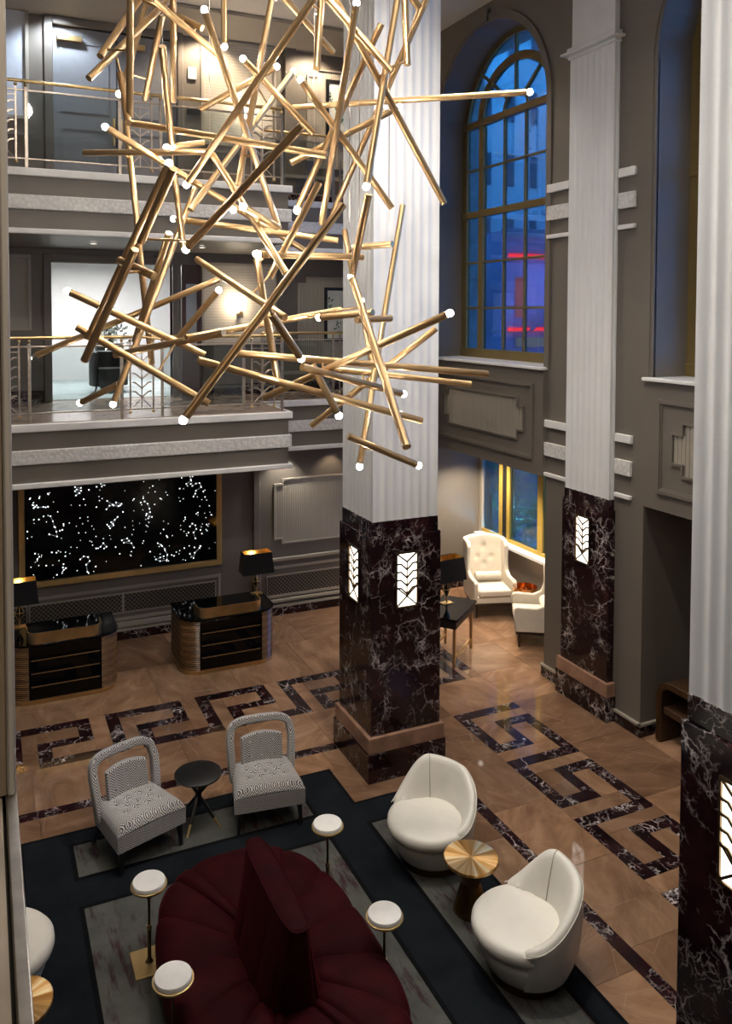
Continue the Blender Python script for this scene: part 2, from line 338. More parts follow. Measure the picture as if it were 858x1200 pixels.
# measured data: chandelier rods (end, end, bulb end) and constellation points (x, z)
RODS=[(0.864,6.600,7.465,1.261,6.970,8.134,"-"),(0.797,6.763,7.331,1.590,7.182,8.275,"-"),(1.066,6.423,7.912,1.080,6.589,7.017,"-"),
(1.488,7.920,8.502,1.183,7.518,7.503,"-"),(1.465,7.223,8.066,1.390,7.641,7.434,"-"),(1.484,6.863,8.132,1.558,7.214,7.330,"-"),
(1.267,6.253,7.495,1.450,6.805,6.892,"b"),(1.062,6.921,7.443,1.058,6.535,6.964,"-"),(1.259,7.874,7.263,1.253,7.253,6.197,"-"),
(1.239,7.173,6.131,1.444,7.692,5.029,"-"),(1.153,6.994,7.069,2.512,6.035,6.746,"-"),(0.894,7.964,6.974,1.760,6.817,6.850,"-"),
(1.007,7.224,7.053,2.931,7.405,6.060,"a"),(1.212,7.430,8.301,1.742,6.930,7.906,"-"),(1.323,6.861,8.051,1.907,7.050,7.740,"-"),
(1.626,6.357,7.822,2.451,7.001,6.256,"a"),(2.112,7.576,8.481,2.029,7.268,7.908,"b"),(2.037,6.648,7.587,2.654,6.686,7.061,"a"),
(1.864,7.492,7.365,2.452,7.139,7.714,"b"),(2.749,7.478,7.793,1.648,6.996,6.380,"a"),(2.466,6.443,7.410,3.221,6.287,6.398,"a"),
(2.299,6.714,8.210,2.053,6.937,6.601,"-"),(2.352,5.839,7.913,1.554,6.654,6.563,"b"),(2.385,6.784,8.248,3.021,7.107,7.924,"-"),
(2.438,5.964,7.970,2.338,5.820,7.346,"-"),(2.553,6.227,8.080,3.026,5.924,7.432,"-"),(2.666,6.230,8.059,3.648,6.133,6.440,"a"),
(4.415,6.032,7.450,2.790,7.566,7.493,"a"),(2.712,5.928,7.896,2.716,6.640,6.271,"a"),(3.071,6.202,7.903,2.614,6.935,6.463,"b"),
(3.287,6.313,8.227,2.763,5.825,6.512,"b"),(3.184,6.010,8.105,3.167,5.921,7.502,"-"),(3.522,6.199,8.225,3.124,7.354,6.466,"-"),
(3.014,5.606,7.937,3.114,5.638,7.854,"-"),(3.439,6.628,7.342,2.490,6.797,6.810,"a"),(1.944,5.095,6.733,1.347,5.776,5.968,"b"),
(2.428,5.990,6.520,2.087,6.187,5.782,"-"),(2.329,5.299,6.260,1.197,5.228,4.834,"b"),(3.769,7.128,6.549,2.897,6.224,4.237,"b"),
(3.065,6.732,6.090,3.254,6.341,6.098,"-"),(2.641,5.536,6.381,2.632,5.806,5.811,"b"),(3.107,7.029,6.272,3.093,6.804,5.849,"-"),
(2.565,5.657,5.758,2.421,4.507,4.664,"-"),(3.064,6.557,5.583,3.007,6.210,5.049,"a"),(1.991,6.109,5.955,2.918,6.230,5.967,"a"),
(1.455,6.344,5.305,2.904,6.660,5.530,"-"),(2.623,6.412,5.464,2.856,5.902,5.508,"a"),(2.730,5.938,5.446,3.098,6.061,5.459,"-"),
(3.037,5.071,5.490,2.092,6.337,4.814,"a"),(3.609,6.198,5.369,2.730,6.917,4.476,"-"),(1.737,5.925,5.199,3.986,5.965,4.980,"-"),
(2.890,6.897,4.994,4.167,6.503,4.842,"-"),(2.188,5.734,5.098,3.190,6.047,4.833,"b"),(1.416,5.801,5.162,3.260,5.821,4.628,"-"),
(1.820,5.362,5.493,2.090,5.530,5.193,"b"),(2.300,5.811,5.110,2.471,5.727,4.745,"b"),(1.681,6.898,5.953,2.077,5.801,5.467,"-"),
(1.971,6.155,5.931,2.090,5.996,4.952,"a"),(1.902,7.093,5.678,1.573,7.324,5.230,"a"),(0.466,8.065,5.109,2.023,7.453,5.814,"-"),
(0.648,6.777,5.656,1.651,6.531,5.160,"a"),(0.657,6.456,5.394,1.602,6.213,4.799,"-"),(1.025,7.078,5.146,1.676,6.056,5.350,"-"),
(1.224,5.891,6.534,0.693,6.082,5.308,"a"),(1.160,5.398,6.439,1.016,5.782,5.986,"-"),(0.918,5.441,5.912,0.674,6.129,5.160,"-"),
(1.805,6.850,6.838,2.086,5.787,5.792,"-"),(1.859,6.077,6.300,2.162,6.219,6.184,"a"),(1.663,7.603,6.363,2.957,6.841,6.156,"a"),
(1.611,7.636,7.029,1.919,7.558,7.080,"a"),(1.642,7.603,6.792,1.670,7.361,6.087,"a"),(1.853,7.558,6.714,1.032,7.199,4.745,"b"),
(1.376,6.574,6.135,1.240,7.390,5.248,"-"),(0.884,5.869,5.864,1.061,5.537,5.742,"-"),(0.844,7.919,4.674,1.115,7.508,4.864,"a"),
(3.252,5.904,4.258,2.675,5.977,4.515,"a")]
STARS=[(0.715,2.425),(0.750,2.391),(0.796,2.379),(0.875,2.379),(0.947,2.376),(0.732,2.374),(0.775,2.412),(0.982,2.218),(1.017,2.133),(1.041,2.037),(1.070,1.956),(1.080,1.877),(0.960,1.925),(1.161,1.977),(1.125,1.965),(1.364,2.658),(1.457,2.638),(1.363,2.591),(1.433,2.554),(1.377,2.520),(1.456,2.591),(1.389,2.617),(1.857,2.246),(1.907,2.301),(1.972,2.298),(2.049,2.279),(2.100,2.314),(2.011,2.343),(1.869,2.384),(1.953,2.316),(2.076,2.289),(1.866,1.989),(1.911,1.921),(1.969,1.967),(1.931,2.023),(1.989,2.057),(2.036,2.100),(1.958,1.996),(1.892,1.955),(2.480,2.319),(2.532,2.274),(2.559,2.190),(2.571,2.128),(2.511,2.105),(2.602,2.043),(2.538,2.025),(3.191,2.556),(3.274,2.611),(3.294,2.514),(3.357,2.550),(3.419,2.553),(3.448,2.480),(3.356,2.425),(3.314,2.325),(3.347,2.376),(3.265,2.549),(3.249,1.812),(3.291,1.857),(3.345,1.822),(3.361,1.758),(3.311,1.701),(3.343,1.593),(3.457,1.664),(3.246,1.333),(3.308,1.254),(3.330,1.344),(3.414,1.417),(2.695,1.583),(2.755,1.544),(2.815,1.467),(2.855,1.359),(2.847,1.277),(2.733,1.271),(2.661,1.308),(2.734,1.332),(2.794,1.346),(2.102,1.699),(2.188,1.722),(2.219,1.678),(2.133,1.655),(2.258,1.633),(2.297,1.556),(1.687,1.611),(1.756,1.631),(1.802,1.685),(1.851,1.620),(1.813,1.596),(1.434,1.459),(1.490,1.503),(1.557,1.483),(1.583,1.412),(1.526,1.360),(1.544,1.239),(1.677,1.309),(1.174,1.412),(1.162,1.358),(1.210,1.341),(1.176,1.317),(0.776,1.543),(0.805,1.578)]
# ------------------------------------------------------------------ floor: slab, tiles, inlays
floor = struct('floor', M().box(-2.6, 9.25, -1.5, 14.05, -.2, -.012), GROUT)
unit = {}
def unit_tile(name, mt):
    m = M(); e = .006
    m.add([(0, 0, -1), (1, 0, -1), (1, 1, -1), (0, 1, -1), (0, 0, 0), (1, 0, 0), (1, 1, 0), (0, 1, 0)], [(4, 5, 6, 7), (0, 1, 5, 4), (1, 2, 6, 5), (2, 3, 7, 6), (3, 0, 4, 7)])
    o = m.build(name, mt, floor, smooth=False); return o.data
TB = {'floor_tile': unit_tile('floor_tile', BROWN), 'marble_strip': unit_tile('marble_strip', DARKT)}
for o in list(floor.children): bpy.data.objects.remove(o)
def tile(kind, x0, x1, y0, y1, g=.0022):
    o = bpy.data.objects.new(kind, TB[kind]); C.objects.link(o); o.parent = floor
    o.location = (x0 + g, y0 + g, 0 - random.random() * .0006); o.scale = (x1 - x0 - 2 * g, y1 - y0 - 2 * g, .0118)
def fill(x0, x1, y0, y1, nx, ny, jog=0):
    for i in range(nx):
        a, b = x0 + (x1 - x0) * i / nx, x0 + (x1 - x0) * (i + 1) / nx
        for j in range(ny): tile('floor_tile', a, b, y0 + (y1 - y0) * j / ny, y0 + (y1 - y0) * (j + 1) / ny)
D, B = 'marble_strip', 'floor_tile'
def key(mapf):
    # one period of the meander: along s 0..1.25, across t 0 (outer)..1.07
    for k, a0, a1, t0, t1 in ((D, 0, .17, 0, 1.07), (D, .17, 1.04, 0, .18), (D, .87, 1.04, .18, .62), (D, .35, .87, .46, .62), (D, .35, .52, .62, 1.07), (D, .52, 1.25, .89, 1.07),
                              (B, .17, .35, .18, 1.07), (B, .35, .87, .18, .46), (B, .52, 1.04, .62, .89), (B, 1.04, 1.25, 0, .89)):
        tile(k, *mapf(a0, a1, t0, t1))
for n in range(-1, 4):
    s0 = 1.47 + 1.24 * n
    key(lambda a0, a1, t0, t1: (s0 + a0 * .992, s0 + a1 * .992, 11.43 - t1, 11.43 - t0))
for k, x0, x1, y0, y1 in ((D, 6.43, 6.60, 10.36, 11.43), (D, 6.60, 6.86, 11.25, 11.43), (D, 6.69, 6.86, 10.64, 11.25), (B, 6.60, 6.69, 10.36, 11.25), (B, 6.69, 6.86, 10.36, 10.64)): tile(k, x0, x1, y0, y1)
for n in range(5):
    s0 = 9.46 - 1.253 * n
    key(lambda a0, a1, t0, t1: (5.81 + t0 * .935, 5.81 + t1 * .935, s0 - a1 * 1.0024, s0 - a0 * 1.0024))
for i in range(5): tile(D, -.3 + i * .87, .57 + i * .87, 9.33, 9.48)
for i in range(5): tile(D, 4.94, 5.08, 7.3 + .0 - i * 1.15, 8.45 - i * 1.15)
fill(-1.5, 9.2, 12.72, 14.0, 10, 1); fill(-1.2, 9.2, 11.43, 12.72, 9, 1)
fill(-1.3, 5.81, 9.48, 10.36, 8, 1); fill(-.6, 4.94, 8.92, 9.33, 5, 1); fill(4.94, 5.81, 8.45, 9.48, 1, 1)
fill(5.08, 5.81, 3.2, 8.45, 1, 5); fill(4.5, 4.94, 3.2, 8.92, 1, 6); fill(3.76, 4.5, 8.19, 8.92, 1, 1)
fill(6.81, 7.75, 3.2, 9.46, 1, 5); fill(5.81, 6.86, 9.46, 10.36, 1, 1); fill(6.86, 7.75, 9.46, 11.43, 1, 2); fill(7.75, 9.2, 10.0, 11.43, 1, 2); fill(7.75, 9.2, 4.0, 8.0, 1, 4)

# ------------------------------------------------------------------ walls
def box(n, mt, *b, **k): return struct(n, M().box(*b), mt, **k)
box('wall_back_ground', TAUPE, -2.6, 9.3, 14.0, 14.3, 0, 3.1)
box('wall_left', TAUPE, -2.9, -2.6, -1.5, 15, 0, 10.65)
box('wall_front', TAUPE, -2.9, 9.5, -1.8, -1.5, 0, 10.65)
ceiling = box('ceiling', CEIL, -2.9, 9.5, -1.8, 15.2, 10.65, 10.8)
struct('trim_1', M().prism([(14.3, 10.64), (13.78, 10.64), (13.78, 10.58), (13.95, 10.5), (14.22, 10.34), (14.3, 10.30)], -2.6, 7.75, 'x'), TAUPE2)
# second storey back wall with doorway
w2 = M(); w2.box(-2.6, 1.10, 14.8, 15.0, 3.98, 6.72); w2.box(3.15, 7.8, 14.8, 15.0, 3.98, 6.72); w2.box(1.10, 3.15, 14.8, 15.0, 6.36, 6.72)
struct('wall_back_second', w2, TAUPE)
struct('light_stop_third', M().box(-2.6, 7.8, 14.55, 14.6, 7.47, 10.65), TAUPE)  # added unseen sheet, keeps sky light from leaking through the door gap
w3 = M(); w3.box(-2.6, 1.12, 14.3, 14.5, 7.47, 10.65); w3.box(3.15, 7.8, 14.3, 14.5, 7.47, 10.65); w3.box(1.12, 3.15, 14.3, 14.5, 10.18, 10.65)
struct('wall_back_third', w3, TAUPE)
BAYS = (11.68, 6.24)
def arch_top(y, c): return 8.70 + math.sqrt(max(0, 1.62 ** 2 - (y - c) ** 2))
wr = M()
for a, b in ((13.30, 14.8), (7.86, 10.06), (-1.5, 4.62)): wr.box(7.75, 8.4, a, b, 3.05, 10.65)
for c in BAYS:
    wr.box(7.75, 8.4, c - 1.62, c + 1.62, 3.05, 4.68)
    for i in range(28):
        y0 = c - 1.62 * math.cos(PI * i / 28); y1 = c - 1.62 * math.cos(PI * (i + 1) / 28); z0, z1 = arch_top(y0, c), arch_top(y1, c)
        wr.hexa([(7.75, y0, z0), (8.4, y0, z0), (8.4, y1, z1), (7.75, y1, z1), (7.75, y0, 10.65), (8.4, y0, 10.65), (8.4, y1, 10.65), (7.75, y1, 10.65)])
struct('wall_right', wr, TAUPE)
box('wall_right_pier', TAUPE, 7.75, 9.2, 8.0, 10.0, 0, 3.05)
box('wall_right_ground', TAUPE, 9.2, 9.4, -1.5, 10.2, 0, 3.3)
ww = M(); ww.box(9.2, 9.4, 10.2, 14.0, 0, 1.05); ww.box(9.2, 9.4, 13.93, 14.0, 1.05, 3.3); ww.box(7.78, 9.4, 7.9, 14.3, 3.06, 3.2); ww.box(7.78, 9.4, 1, 7.9, 3.06, 3.2)
struct('wall_alcove', ww, TAUPE2)
box('trim_2', WHITE_P, 9.04, 9.3, 10.2, 13.98, 1.04, 1.09)
# arch mouldings and keystones
for k, c in enumerate(BAYS):
    pts = [(c - 1.67, 4.70)] + [(c - 1.67 * math.cos(PI * i / 40), 8.70 + 1.67 * math.sin(PI * i / 40)) for i in range(41)] + [(c + 1.67, 4.70)]
    o = [(c - 1.75, 4.70)] + [(c - 1.75 * math.cos(PI * i / 40), 8.70 + 1.75 * math.sin(PI * i / 40)) for i in range(41)] + [(c + 1.75, 4.70)]
    i2 = [(c - 1.62, 4.70)] + [(c - 1.62 * math.cos(PI * i / 40), 8.70 + 1.62 * math.sin(PI * i / 40)) for i in range(41)] + [(c + 1.62, 4.70)]
    m = M(); m.ring(o, pts, 7.715, 7.75, 'x', closed=False); m.ring(pts, i2, 7.73, 7.77, 'x', closed=False)
    m.hexa([(7.69, c - .06, 10.34), (7.75, c - .06, 10.34), (7.75, c + .06, 10.34), (7.69, c + .06, 10.34), (7.69, c - .09, 10.52), (7.75, c - .09, 10.52), (7.75, c + .09, 10.52), (7.69, c + .09, 10.52)])
    struct('trim_%d' % (3 + k), m, TAUPE)
    struct('trim_%d' % (5 + k), M().box(7.62, 8.36, c - 1.70, c + 1.70, 4.655, 4.70), STONEW, bevel=.008)
    # apron panel below the niche
    ap = struct('wall_apron_%d' % (k + 1), M().box(7.68, 7.76, c - 1.68, c + 1.70 + (.6 if k == 0 else 0), 3.05, 4.655), TAUPE)
    fr = M(); A0, A1, Z0, Z1 = c - 1.46, c + 1.46, 3.27, 4.44
    def strip(m, pts, wd, x0, x1):
        cy = sum(p[0] for p in pts) / len(pts); cz = sum(p[1] for p in pts) / len(pts)
        n = len(pts); inn = []
        for i in range(n):
            p0, p, p1 = Vector(pts[i - 1]), Vector(pts[i]), Vector(pts[(i + 1) % n]); e0 = (p - p0).normalized(); e1 = (p1 - p).normalized()
            n0 = Vector((-e0.y, e0.x)); n1 = Vector((-e1.y, e1.x)); q = p + (n0 + n1) * wd / (1 + n0.dot(n1)) if n0.dot(n1) > -.9 else p
            inn.append((q.x, q.y))
        m.ring(pts, inn, x0, x1, 'x')
    strip(fr, [(A0, Z0), (A1, Z0), (A1, Z1), (A0, Z1)], .05, 7.645, 7.68); strip(fr, [(A0 + .05, Z0 + .05), (A1 - .05, Z0 + .05), (A1 - .05, Z1 - .05), (A0 + .05, Z1 - .05)], .02, 7.665, 7.68)
    fr.build('panel_moulding', TAUPE, ap)
    def notched(cy, a, z0, z1, nx, nz): return [(cy - a, z0 + nz), (cy - a + nx, z0 + nz), (cy - a + nx, z0), (cy + a - nx, z0), (cy + a - nx, z0 + nz), (cy + a, z0 + nz), (cy + a, z1 - nz), (cy + a - nx, z1 - nz), (cy + a - nx, z1), (cy - a + nx, z1), (cy - a + nx, z1 - nz), (cy - a, z1 - nz)]
    pl = notched(c, 1.23, 3.52, 4.20, .16, .14)
    m = M(); strip(m, pl, .03, 7.65, 7.68); m.build('notched_moulding', TAUPE, ap)
    m = M(); n = 40
    for i in range(n):
        ya = c - 1.20 + 2.40 * i / n; yb = ya + 2.40 / n; e = (i < 3 or i > n - 4); z0 = 3.68 if e else 3.545; z1 = 4.04 if e else 4.175
        m.add([(7.682, ya, z0), (7.668, (ya + yb) / 2, z0), (7.682, yb, z0), (7.682, ya, z1), (7.668, (ya + yb) / 2, z1), (7.682, yb, z1)], [(0, 1, 4, 3), (1, 2, 5, 4)])
    m.build('reeded_panel', TAUPE2, ap, smooth=False)
# white string bands on the right wall
nb = 7
for z0, z1, cv in ((7.29, 7.41, 0), (6.88, 7.09, 1), (6.61, 6.67, 0), (3.80, 3.91, 0), (3.37, 3.57, 1), (3.06, 3.115, 0)):
    for a, b in ((9.5, 10.0), (8.2, 8.5)):
        struct('trim_%d' % nb, M().box(7.70, 7.75, a, b, z0, z1), CARVED if cv else WHITE_C, bevel=.008); nb += 1
# baseboards
def bb(n, *b): struct('baseboard_' + n, M().box(*b), DARK); 
bb('back', -2.6, 9.2, 13.965, 14.0, 0, .15); bb('alcove', 9.17, 9.2, 10.2, 13.96, 0, .15)
bb('pier_front', 7.72, 7.75, 8.0, 10.0, 0, .15); bb('pier_side', 7.72, 9.2, 7.97, 8.0, 0, .15); bb('pier_rear', 7.72, 9.2, 10.0, 10.03, 0, .15)
for n_, b in enumerate(((-2.6, 9.2, 13.95, 14.0, .15, .19), (9.155, 9.2, 10.2, 13.95, .15, .19), (7.705, 7.75, 7.96, 10.04, .15, .18), (7.705, 9.2, 7.955, 8.0, .15, .18))):
    box('trim_%d' % nb, TAUPE2, *b); nb += 1
# back wall dado with grilles
def lattice():
    m, nt, b = base('lattice_grille', (.30, .27, .22), .5)
    s = N(nt, 'SeparateXYZ'); nt.links.new(N(nt, 'NewGeometry').outputs['Position'], s.inputs[0])
    outs = []
    for op in ('ADD', 'SUBTRACT'):
        a = N(nt, 'Math', operation=op); nt.links.new(s.outputs[0], a.inputs[0]); nt.links.new(s.outputs[2], a.inputs[1])
        p = N(nt, 'Math', operation='PINGPONG'); nt.links.new(a.outputs[0], p.inputs[0]); p.inputs[1].default_value = .036
        outs.append(p.outputs[0])
    mn = N(nt, 'Math', operation='MINIMUM'); nt.links.new(outs[0], mn.inputs[0]); nt.links.new(outs[1], mn.inputs[1])
    nt.links.new(ramp(nt, mn.outputs[0], [(.005, (.20, .17, .13)), (.009, (.012, .011, .01))]), b.inputs['Base Color']); return m
LATT = lattice()
dado = sempty('wall_back_dado')
def dframe(x0, x1, z0, z1, wd=.045, y=13.97):
    m = M(); 
    m.ring([(x0, z0), (x1, z0), (x1, z1), (x0, z1)], [(x0 + wd, z0 + wd), (x1 - wd, z0 + wd), (x1 - wd, z1 - wd), (x0 + wd, z1 - wd)], y, 14.0, 'y')
    return m
for x0, x1 in ((-2.4, 3.80), (4.5, 7.9)):
    dframe(x0, x1, .33, .90).build('dado_frame', TAUPE2, dado)
for x0, x1 in ((-1.0, .60), (.66, 2.10), (2.14, 3.70), (4.67, 6.2), (6.25, 7.8)):
    z0, z1 = (.47, .77) if x0 < 4 else (.38, .72)
    M().box(x0, x1, 13.985, 13.999, z0, z1).build('grille', LATT, dado)
    dframe(x0 - .02, x1 + .02, z0 - .02, z1 + .02, .02, 13.975).build('grille_frame', TAUPE2, dado)
M().box(-2.5, 4.4, 13.95, 14.0, .21, .30).build('dado_rail', TAUPE2, dado, bevel=.01)
M().box(4.4, 7.9, 13.93, 14.0, 1.0, 1.06).build('dado_rail', TAUPE2, dado, bevel=.01)
M().box(4.4, 7.9, 13.95, 14.0, .24, .30).build('dado_rail', TAUPE2, dado, bevel=.01)
M().box(4.40, 4.52, 13.94, 14.0, .19, 3.08).build('pier_strip', TAUPE, dado, bevel=.01)
def ypanel(parent, x0, x1, z0, z1, y, nx, nz, mt, name='reeded_panel', flute=.045):
    cx = (x0 + x1) / 2; a = (x1 - x0) / 2
    pl = [(x0, z0 + nz), (x0 + nx, z0 + nz), (x0 + nx, z0), (x1 - nx, z0), (x1 - nx, z0 + nz), (x1, z0 + nz), (x1, z1 - nz), (x1 - nx, z1 - nz), (x1 - nx, z1), (x0 + nx, z1), (x0 + nx, z1 - nz), (x0, z1 - nz)]
    wd = .028; inn = []
    for i in range(12):
        p0, p, p1 = Vector(pl[i - 1]), Vector(pl[i]), Vector(pl[(i + 1) % 12]); e0 = (p - p0).normalized(); e1 = (p1 - p).normalized()
        n0 = Vector((-e0.y, e0.x)); n1 = Vector((-e1.y, e1.x)); q = p + (n0 + n1) * wd; inn.append((q.x, q.y))
    M().ring(pl, inn, y - .035, y, 'y').build('notched_moulding', TAUPE2, parent)
    m = M(); n = max(4, int((x1 - x0) / flute))
    for i in range(n):
        xa = x0 + .02 + (x1 - x0 - .04) * i / n; xb = xa + (x1 - x0 - .04) / n; e = xb < x0 + nx + .02 or xa > x1 - nx - .02
        za, zb = (z0 + nz + .02, z1 - nz - .02) if e else (z0 + .02, z1 - .02)
        m.add([(xa, y - .002, za), ((xa + xb) / 2, y - .009, za), (xb, y - .002, za), (xa, y - .002, zb), ((xa + xb) / 2, y - .009, zb), (xb, y - .002, zb)], [(0, 1, 4, 3), (1, 2, 5, 4)])
    m.build(name, mt, parent, smooth=False)
ypanel(dado, 4.79, 7.6, 1.30, 2.50, 14.0, .15, .09, TAUPE2)
# second / third storey panels
up = sempty('wall_back_upper_panels')
def rect_frame(x0, x1, z0, z1, y, wd=.06, d=.04, mt=None, name='panel_frame'):
    return M().ring([(x0, z0), (x1, z0), (x1, z1), (x0, z1)], [(x0 + wd, z0 + wd), (x1 - wd, z0 + wd), (x1 - wd, z1 - wd), (x0 + wd, z1 - wd)], y - d, y, 'y').build(name, mt or TAUPE, up)
for Y, zt, zb, x0, x1 in ((14.8, 6.38, 4.96, 3.72, 5.10), (14.3, 10.26, 8.5, 3.60, 4.90)):
    M().box(x0, x1, Y - .03, Y, zb, zt).build('silk_panel', SILK, up); rect_frame(x0 - .04, x1 + .04, zb - .04, zt + .04, Y, .045, .05, TAUPE2)
    rect_frame(x0 - .02, x1 + .02, zb - .85, zb - .12, Y, .05, .04)
for Y, zt, z0 in ((14.8, 6.20, 4.95), (14.3, 10.02, 8.6)):
    ypanel(up, 5.55, 7.4, z0 - .4, zt, Y, .18, .12, TAUPE2); M().box(5.12, 5.32, Y - .05, Y, z0 - .9, zt + .35).build('pilaster_strip', TAUPE, up)
    M().box(5.1, 7.7, Y - .06, Y, z0 - .62, z0 - .56).build('dado_rail', TAUPE2, up)
# left recessed panels
rect_frame(.40, .78, 5.2, 6.47, 14.8, .05, .05, TAUPE2); M().box(.45, .73, 14.785, 14.8, 5.25, 6.42).build('recess_panel', TAUPE2, up)
rect_frame(.2, .82, 4.35, 4.85, 14.8, .06, .05); rect_frame(.2, .76, 8.6, 10.36, 14.3, .05, .05, TAUPE2); rect_frame(.2, .78, 7.75, 8.4, 14.3, .06, .05)
M().box(.25, .71, 14.285, 14.3, 8.65, 10.31).build('recess_panel', plain('pale_blue_panel', (.5, .53, .58), .5), up)
for Y, z in ((14.8, 3.98), (14.3, 7.47)):
    m = M(); m.box(-2.6, .97, Y - .03, Y, z, z + .2); m.box(3.55, 7.75, Y - .03, Y, z, z + .2)
    struct('baseboard_' + ('second' if z < 5 else 'third'), m, DARK)
# door frames
for n_, (x0, x1, Y, z0, z1) in enumerate(((1.10, 3.15, 14.8, 3.98, 6.36), (1.12, 3.15, 14.3, 7.47, 10.18))):
    m = M(); m.box(x0 - .13, x0, Y - .05, Y + .2, z0, z1 + .13); m.box(x1, x1 + .10, Y - .05, Y + .2, z0, z1 + .13); m.box(x0, x1, Y - .05, Y + .2, z1, z1 + .13)
    struct('trim_%d' % nb, m, TAUPE, bevel=.012); nb += 1
DOORP = plain('grey_blue_door_paint', (.20, .205, .215), .4, var=.04)
dr = sempty('door_1')
for x0, x1 in ((1.13, 2.13), (2.15, 3.14)):
    d = M().box(x0, x1, 14.33, 14.38, 7.48, 10.17).build('door_leaf', DOORP, dr)
    for z0, z1 in ((7.75, 8.55), (8.8, 9.95)): M().ring([(x0 + .12, z0), (x1 - .12, z0), (x1 - .12, z1), (x0 + .12, z1)], [(x0 + .15, z0 + .03), (x1 - .15, z0 + .03), (x1 - .15, z1 - .03), (x0 + .15, z1 - .03)], 14.318, 14.33, 'y').build('leaf_moulding', DOORP, d)
    M().box(x0 + .06, x0 + .45, 14.24, 14.33, 9.93, 10.02).build('door_closer', BRASS, dr, bevel=.01)
    M().box(2.06 if x0 < 2 else 2.18, 2.10 if x0 < 2 else 2.22, 14.27, 14.32, 8.3, 8.75).build('door_pull', BRASS, dr, bevel=.008)
MAR = plain('dark_mahogany', (.045, .012, .014), .35)
dr = sempty('door_2')
d = M().ring([(3.165, 3.99), (3.5, 3.99), (3.5, 6.33), (3.165, 6.33)], [(3.24, 4.9), (3.43, 4.9), (3.43, 6.0), (3.24, 6.0)], 14.1, 14.15, 'y').build('door_leaf', MAR, dr)
M().box(3.24, 3.43, 14.12, 14.13, 4.9, 6.0).build('door_glass', base('frosted_glass', (.35, .38, .38), .3)[0], dr)
M().rod((3.52, 14.05, 5.9), (3.52, 14.05, 6.3), .012).build('door_hinge', BRASS, dr)
# room behind the doorway
rm = M(); rm.box(-1, 5.6, 19.4, 19.6, 3.98, 7.0); rm.box(-1.2, -1, 15.0, 19.5, 3.98, 7.0); rm.box(5.6, 5.8, 15.0, 19.5, 3.98, 7.0)
struct('wall_far_room', rm, plain('far_room_paint', (.62, .62, .63), .5, var=.03, scale=1))
box('ceiling_far_room', CEIL, -1.2, 5.8, 15.0, 19.6, 6.9, 7.0)
box('floor_far_room', rug_mat('pale_blue_carpet', (.30, .36, .38), (.52, .56, .56)), -1.2, 5.8, 15.0, 19.6, 3.9, 3.985)
# ------------------------------------------------------------------ balconies
DECK = plain('balcony_stone', (.36, .27, .21), .2, var=.15, scale=4, src='Position')
def balcony(n, zb):
    global nb
    f = M(); f.box(-2.6, 4.36, 12.02, 15.0, zb + .02, zb + .89); f.box(4.36, 7.75, 13.52, 15.0, zb + .02, zb + .89)
    st = struct('floor_' + n, f, TAUPE)
    d = M(); d.box(-2.6, 4.34, 12.04, 14.99, zb + .89, zb + .90); d.box(4.34, 7.75, 13.54, 14.99, zb + .89, zb + .90); d.build('deck_stone', DECK, st)
    for z0, z1, o, mt in ((.78, .89, .055, WHITE_C), (.33, .53, .045, CARVED), (0, .075, .055, WHITE_C)):
        m = M(); m.box(-2.6, 4.36 + o, 12.02 - o, 12.03, zb + z0, zb + z1); m.box(4.35, 4.36 + o, 12.02, 13.5, zb + z0, zb + z1)
        struct('trim_%d' % nb, m, mt, bevel=.014); nb += 1
        struct('trim_%d' % nb, M().box(4.36 + o, 7.745, 13.52 - o, 13.53, zb + z0, zb + z1), mt, bevel=.014); nb += 1
balcony('second', 3.08); balcony('third', 6.57)

def leaf_unit(m, cx, y, z0, z1, w):
    m.rod((cx, y, z0), (cx, y, z1 - .04), .008, n=6)
    n = 5
    for i in range(n):
        z = z0 + .16 + i * (z1 - z0 - .34) / (n - 1)
        for s in (-1, 1):
            m.sweep([(cx, y, z), (cx + s * w * .30, y, z + .08), (cx + s * w * .44, y, z + .085)], .022, .012, (0, 1, 0))
    for s in (-1, 1): m.rod((cx - s * w * .42, y, z0 + .01), (cx, y, z0 + .15), .008, n=6)
def railing(label, zd, y, xs, x0, x1, main, thin, leaves, panes, mt):
    t = thing('railing', label, 'railing', (x0, y, zd))
    L = lambda x: x - x0
    M().rod((0, 0, 1.17), (L(x1), 0, 1.17), .024).build('top_rail', BRASS, t)
    M().box(0, L(x1), -.012, .012, 1.035, 1.06).build('upper_bar', mt, t, bevel=.004)
    M().box(0, L(x1), -.012, .012, .115, .135).build('lower_bar', mt, t, bevel=.004)
    for x in main:
        p = M().box(L(x) - .022, L(x) + .022, -.012, .012, 0, 1.09).build('post', mt, t, bevel=.004); M().lathe([(.012, 1.085), (.012, 1.10), (.020, 1.108), (.024, 1.12), (.020, 1.132), (.012, 1.14), (.012, 1.15)], L(x), 0, 12).build('finial', BRASS, p)
    for x in thin:
        p = M().box(L(x) - .012, L(x) + .012, -.010, .010, .10, 1.10).build('thin_post', mt, t); M().ball((L(x), 0, .085), .025).build('finial', BRASS, p); M().ball((L(x), 0, 1.12), .024).build('finial', BRASS, p)
    for cx, wd in leaves:
        m = M(); leaf_unit(m, L(cx), 0, .135, 1.0, wd); m.box(L(cx) - wd / 2, L(cx) + wd / 2, -.008, .008, .97, .985); m.build('leaf_grille', mt, t)
    for a, b in panes: M().box(L(a) + .03, L(b) - .03, -.005, .005, .14, 1.03).build('glass_panel', GLASS, t, smooth=False)
mains = (.02, .60, 1.84, 2.42, 3.66, 4.28); thins = (.14, .47, 1.96, 2.29, 3.79, 4.15)
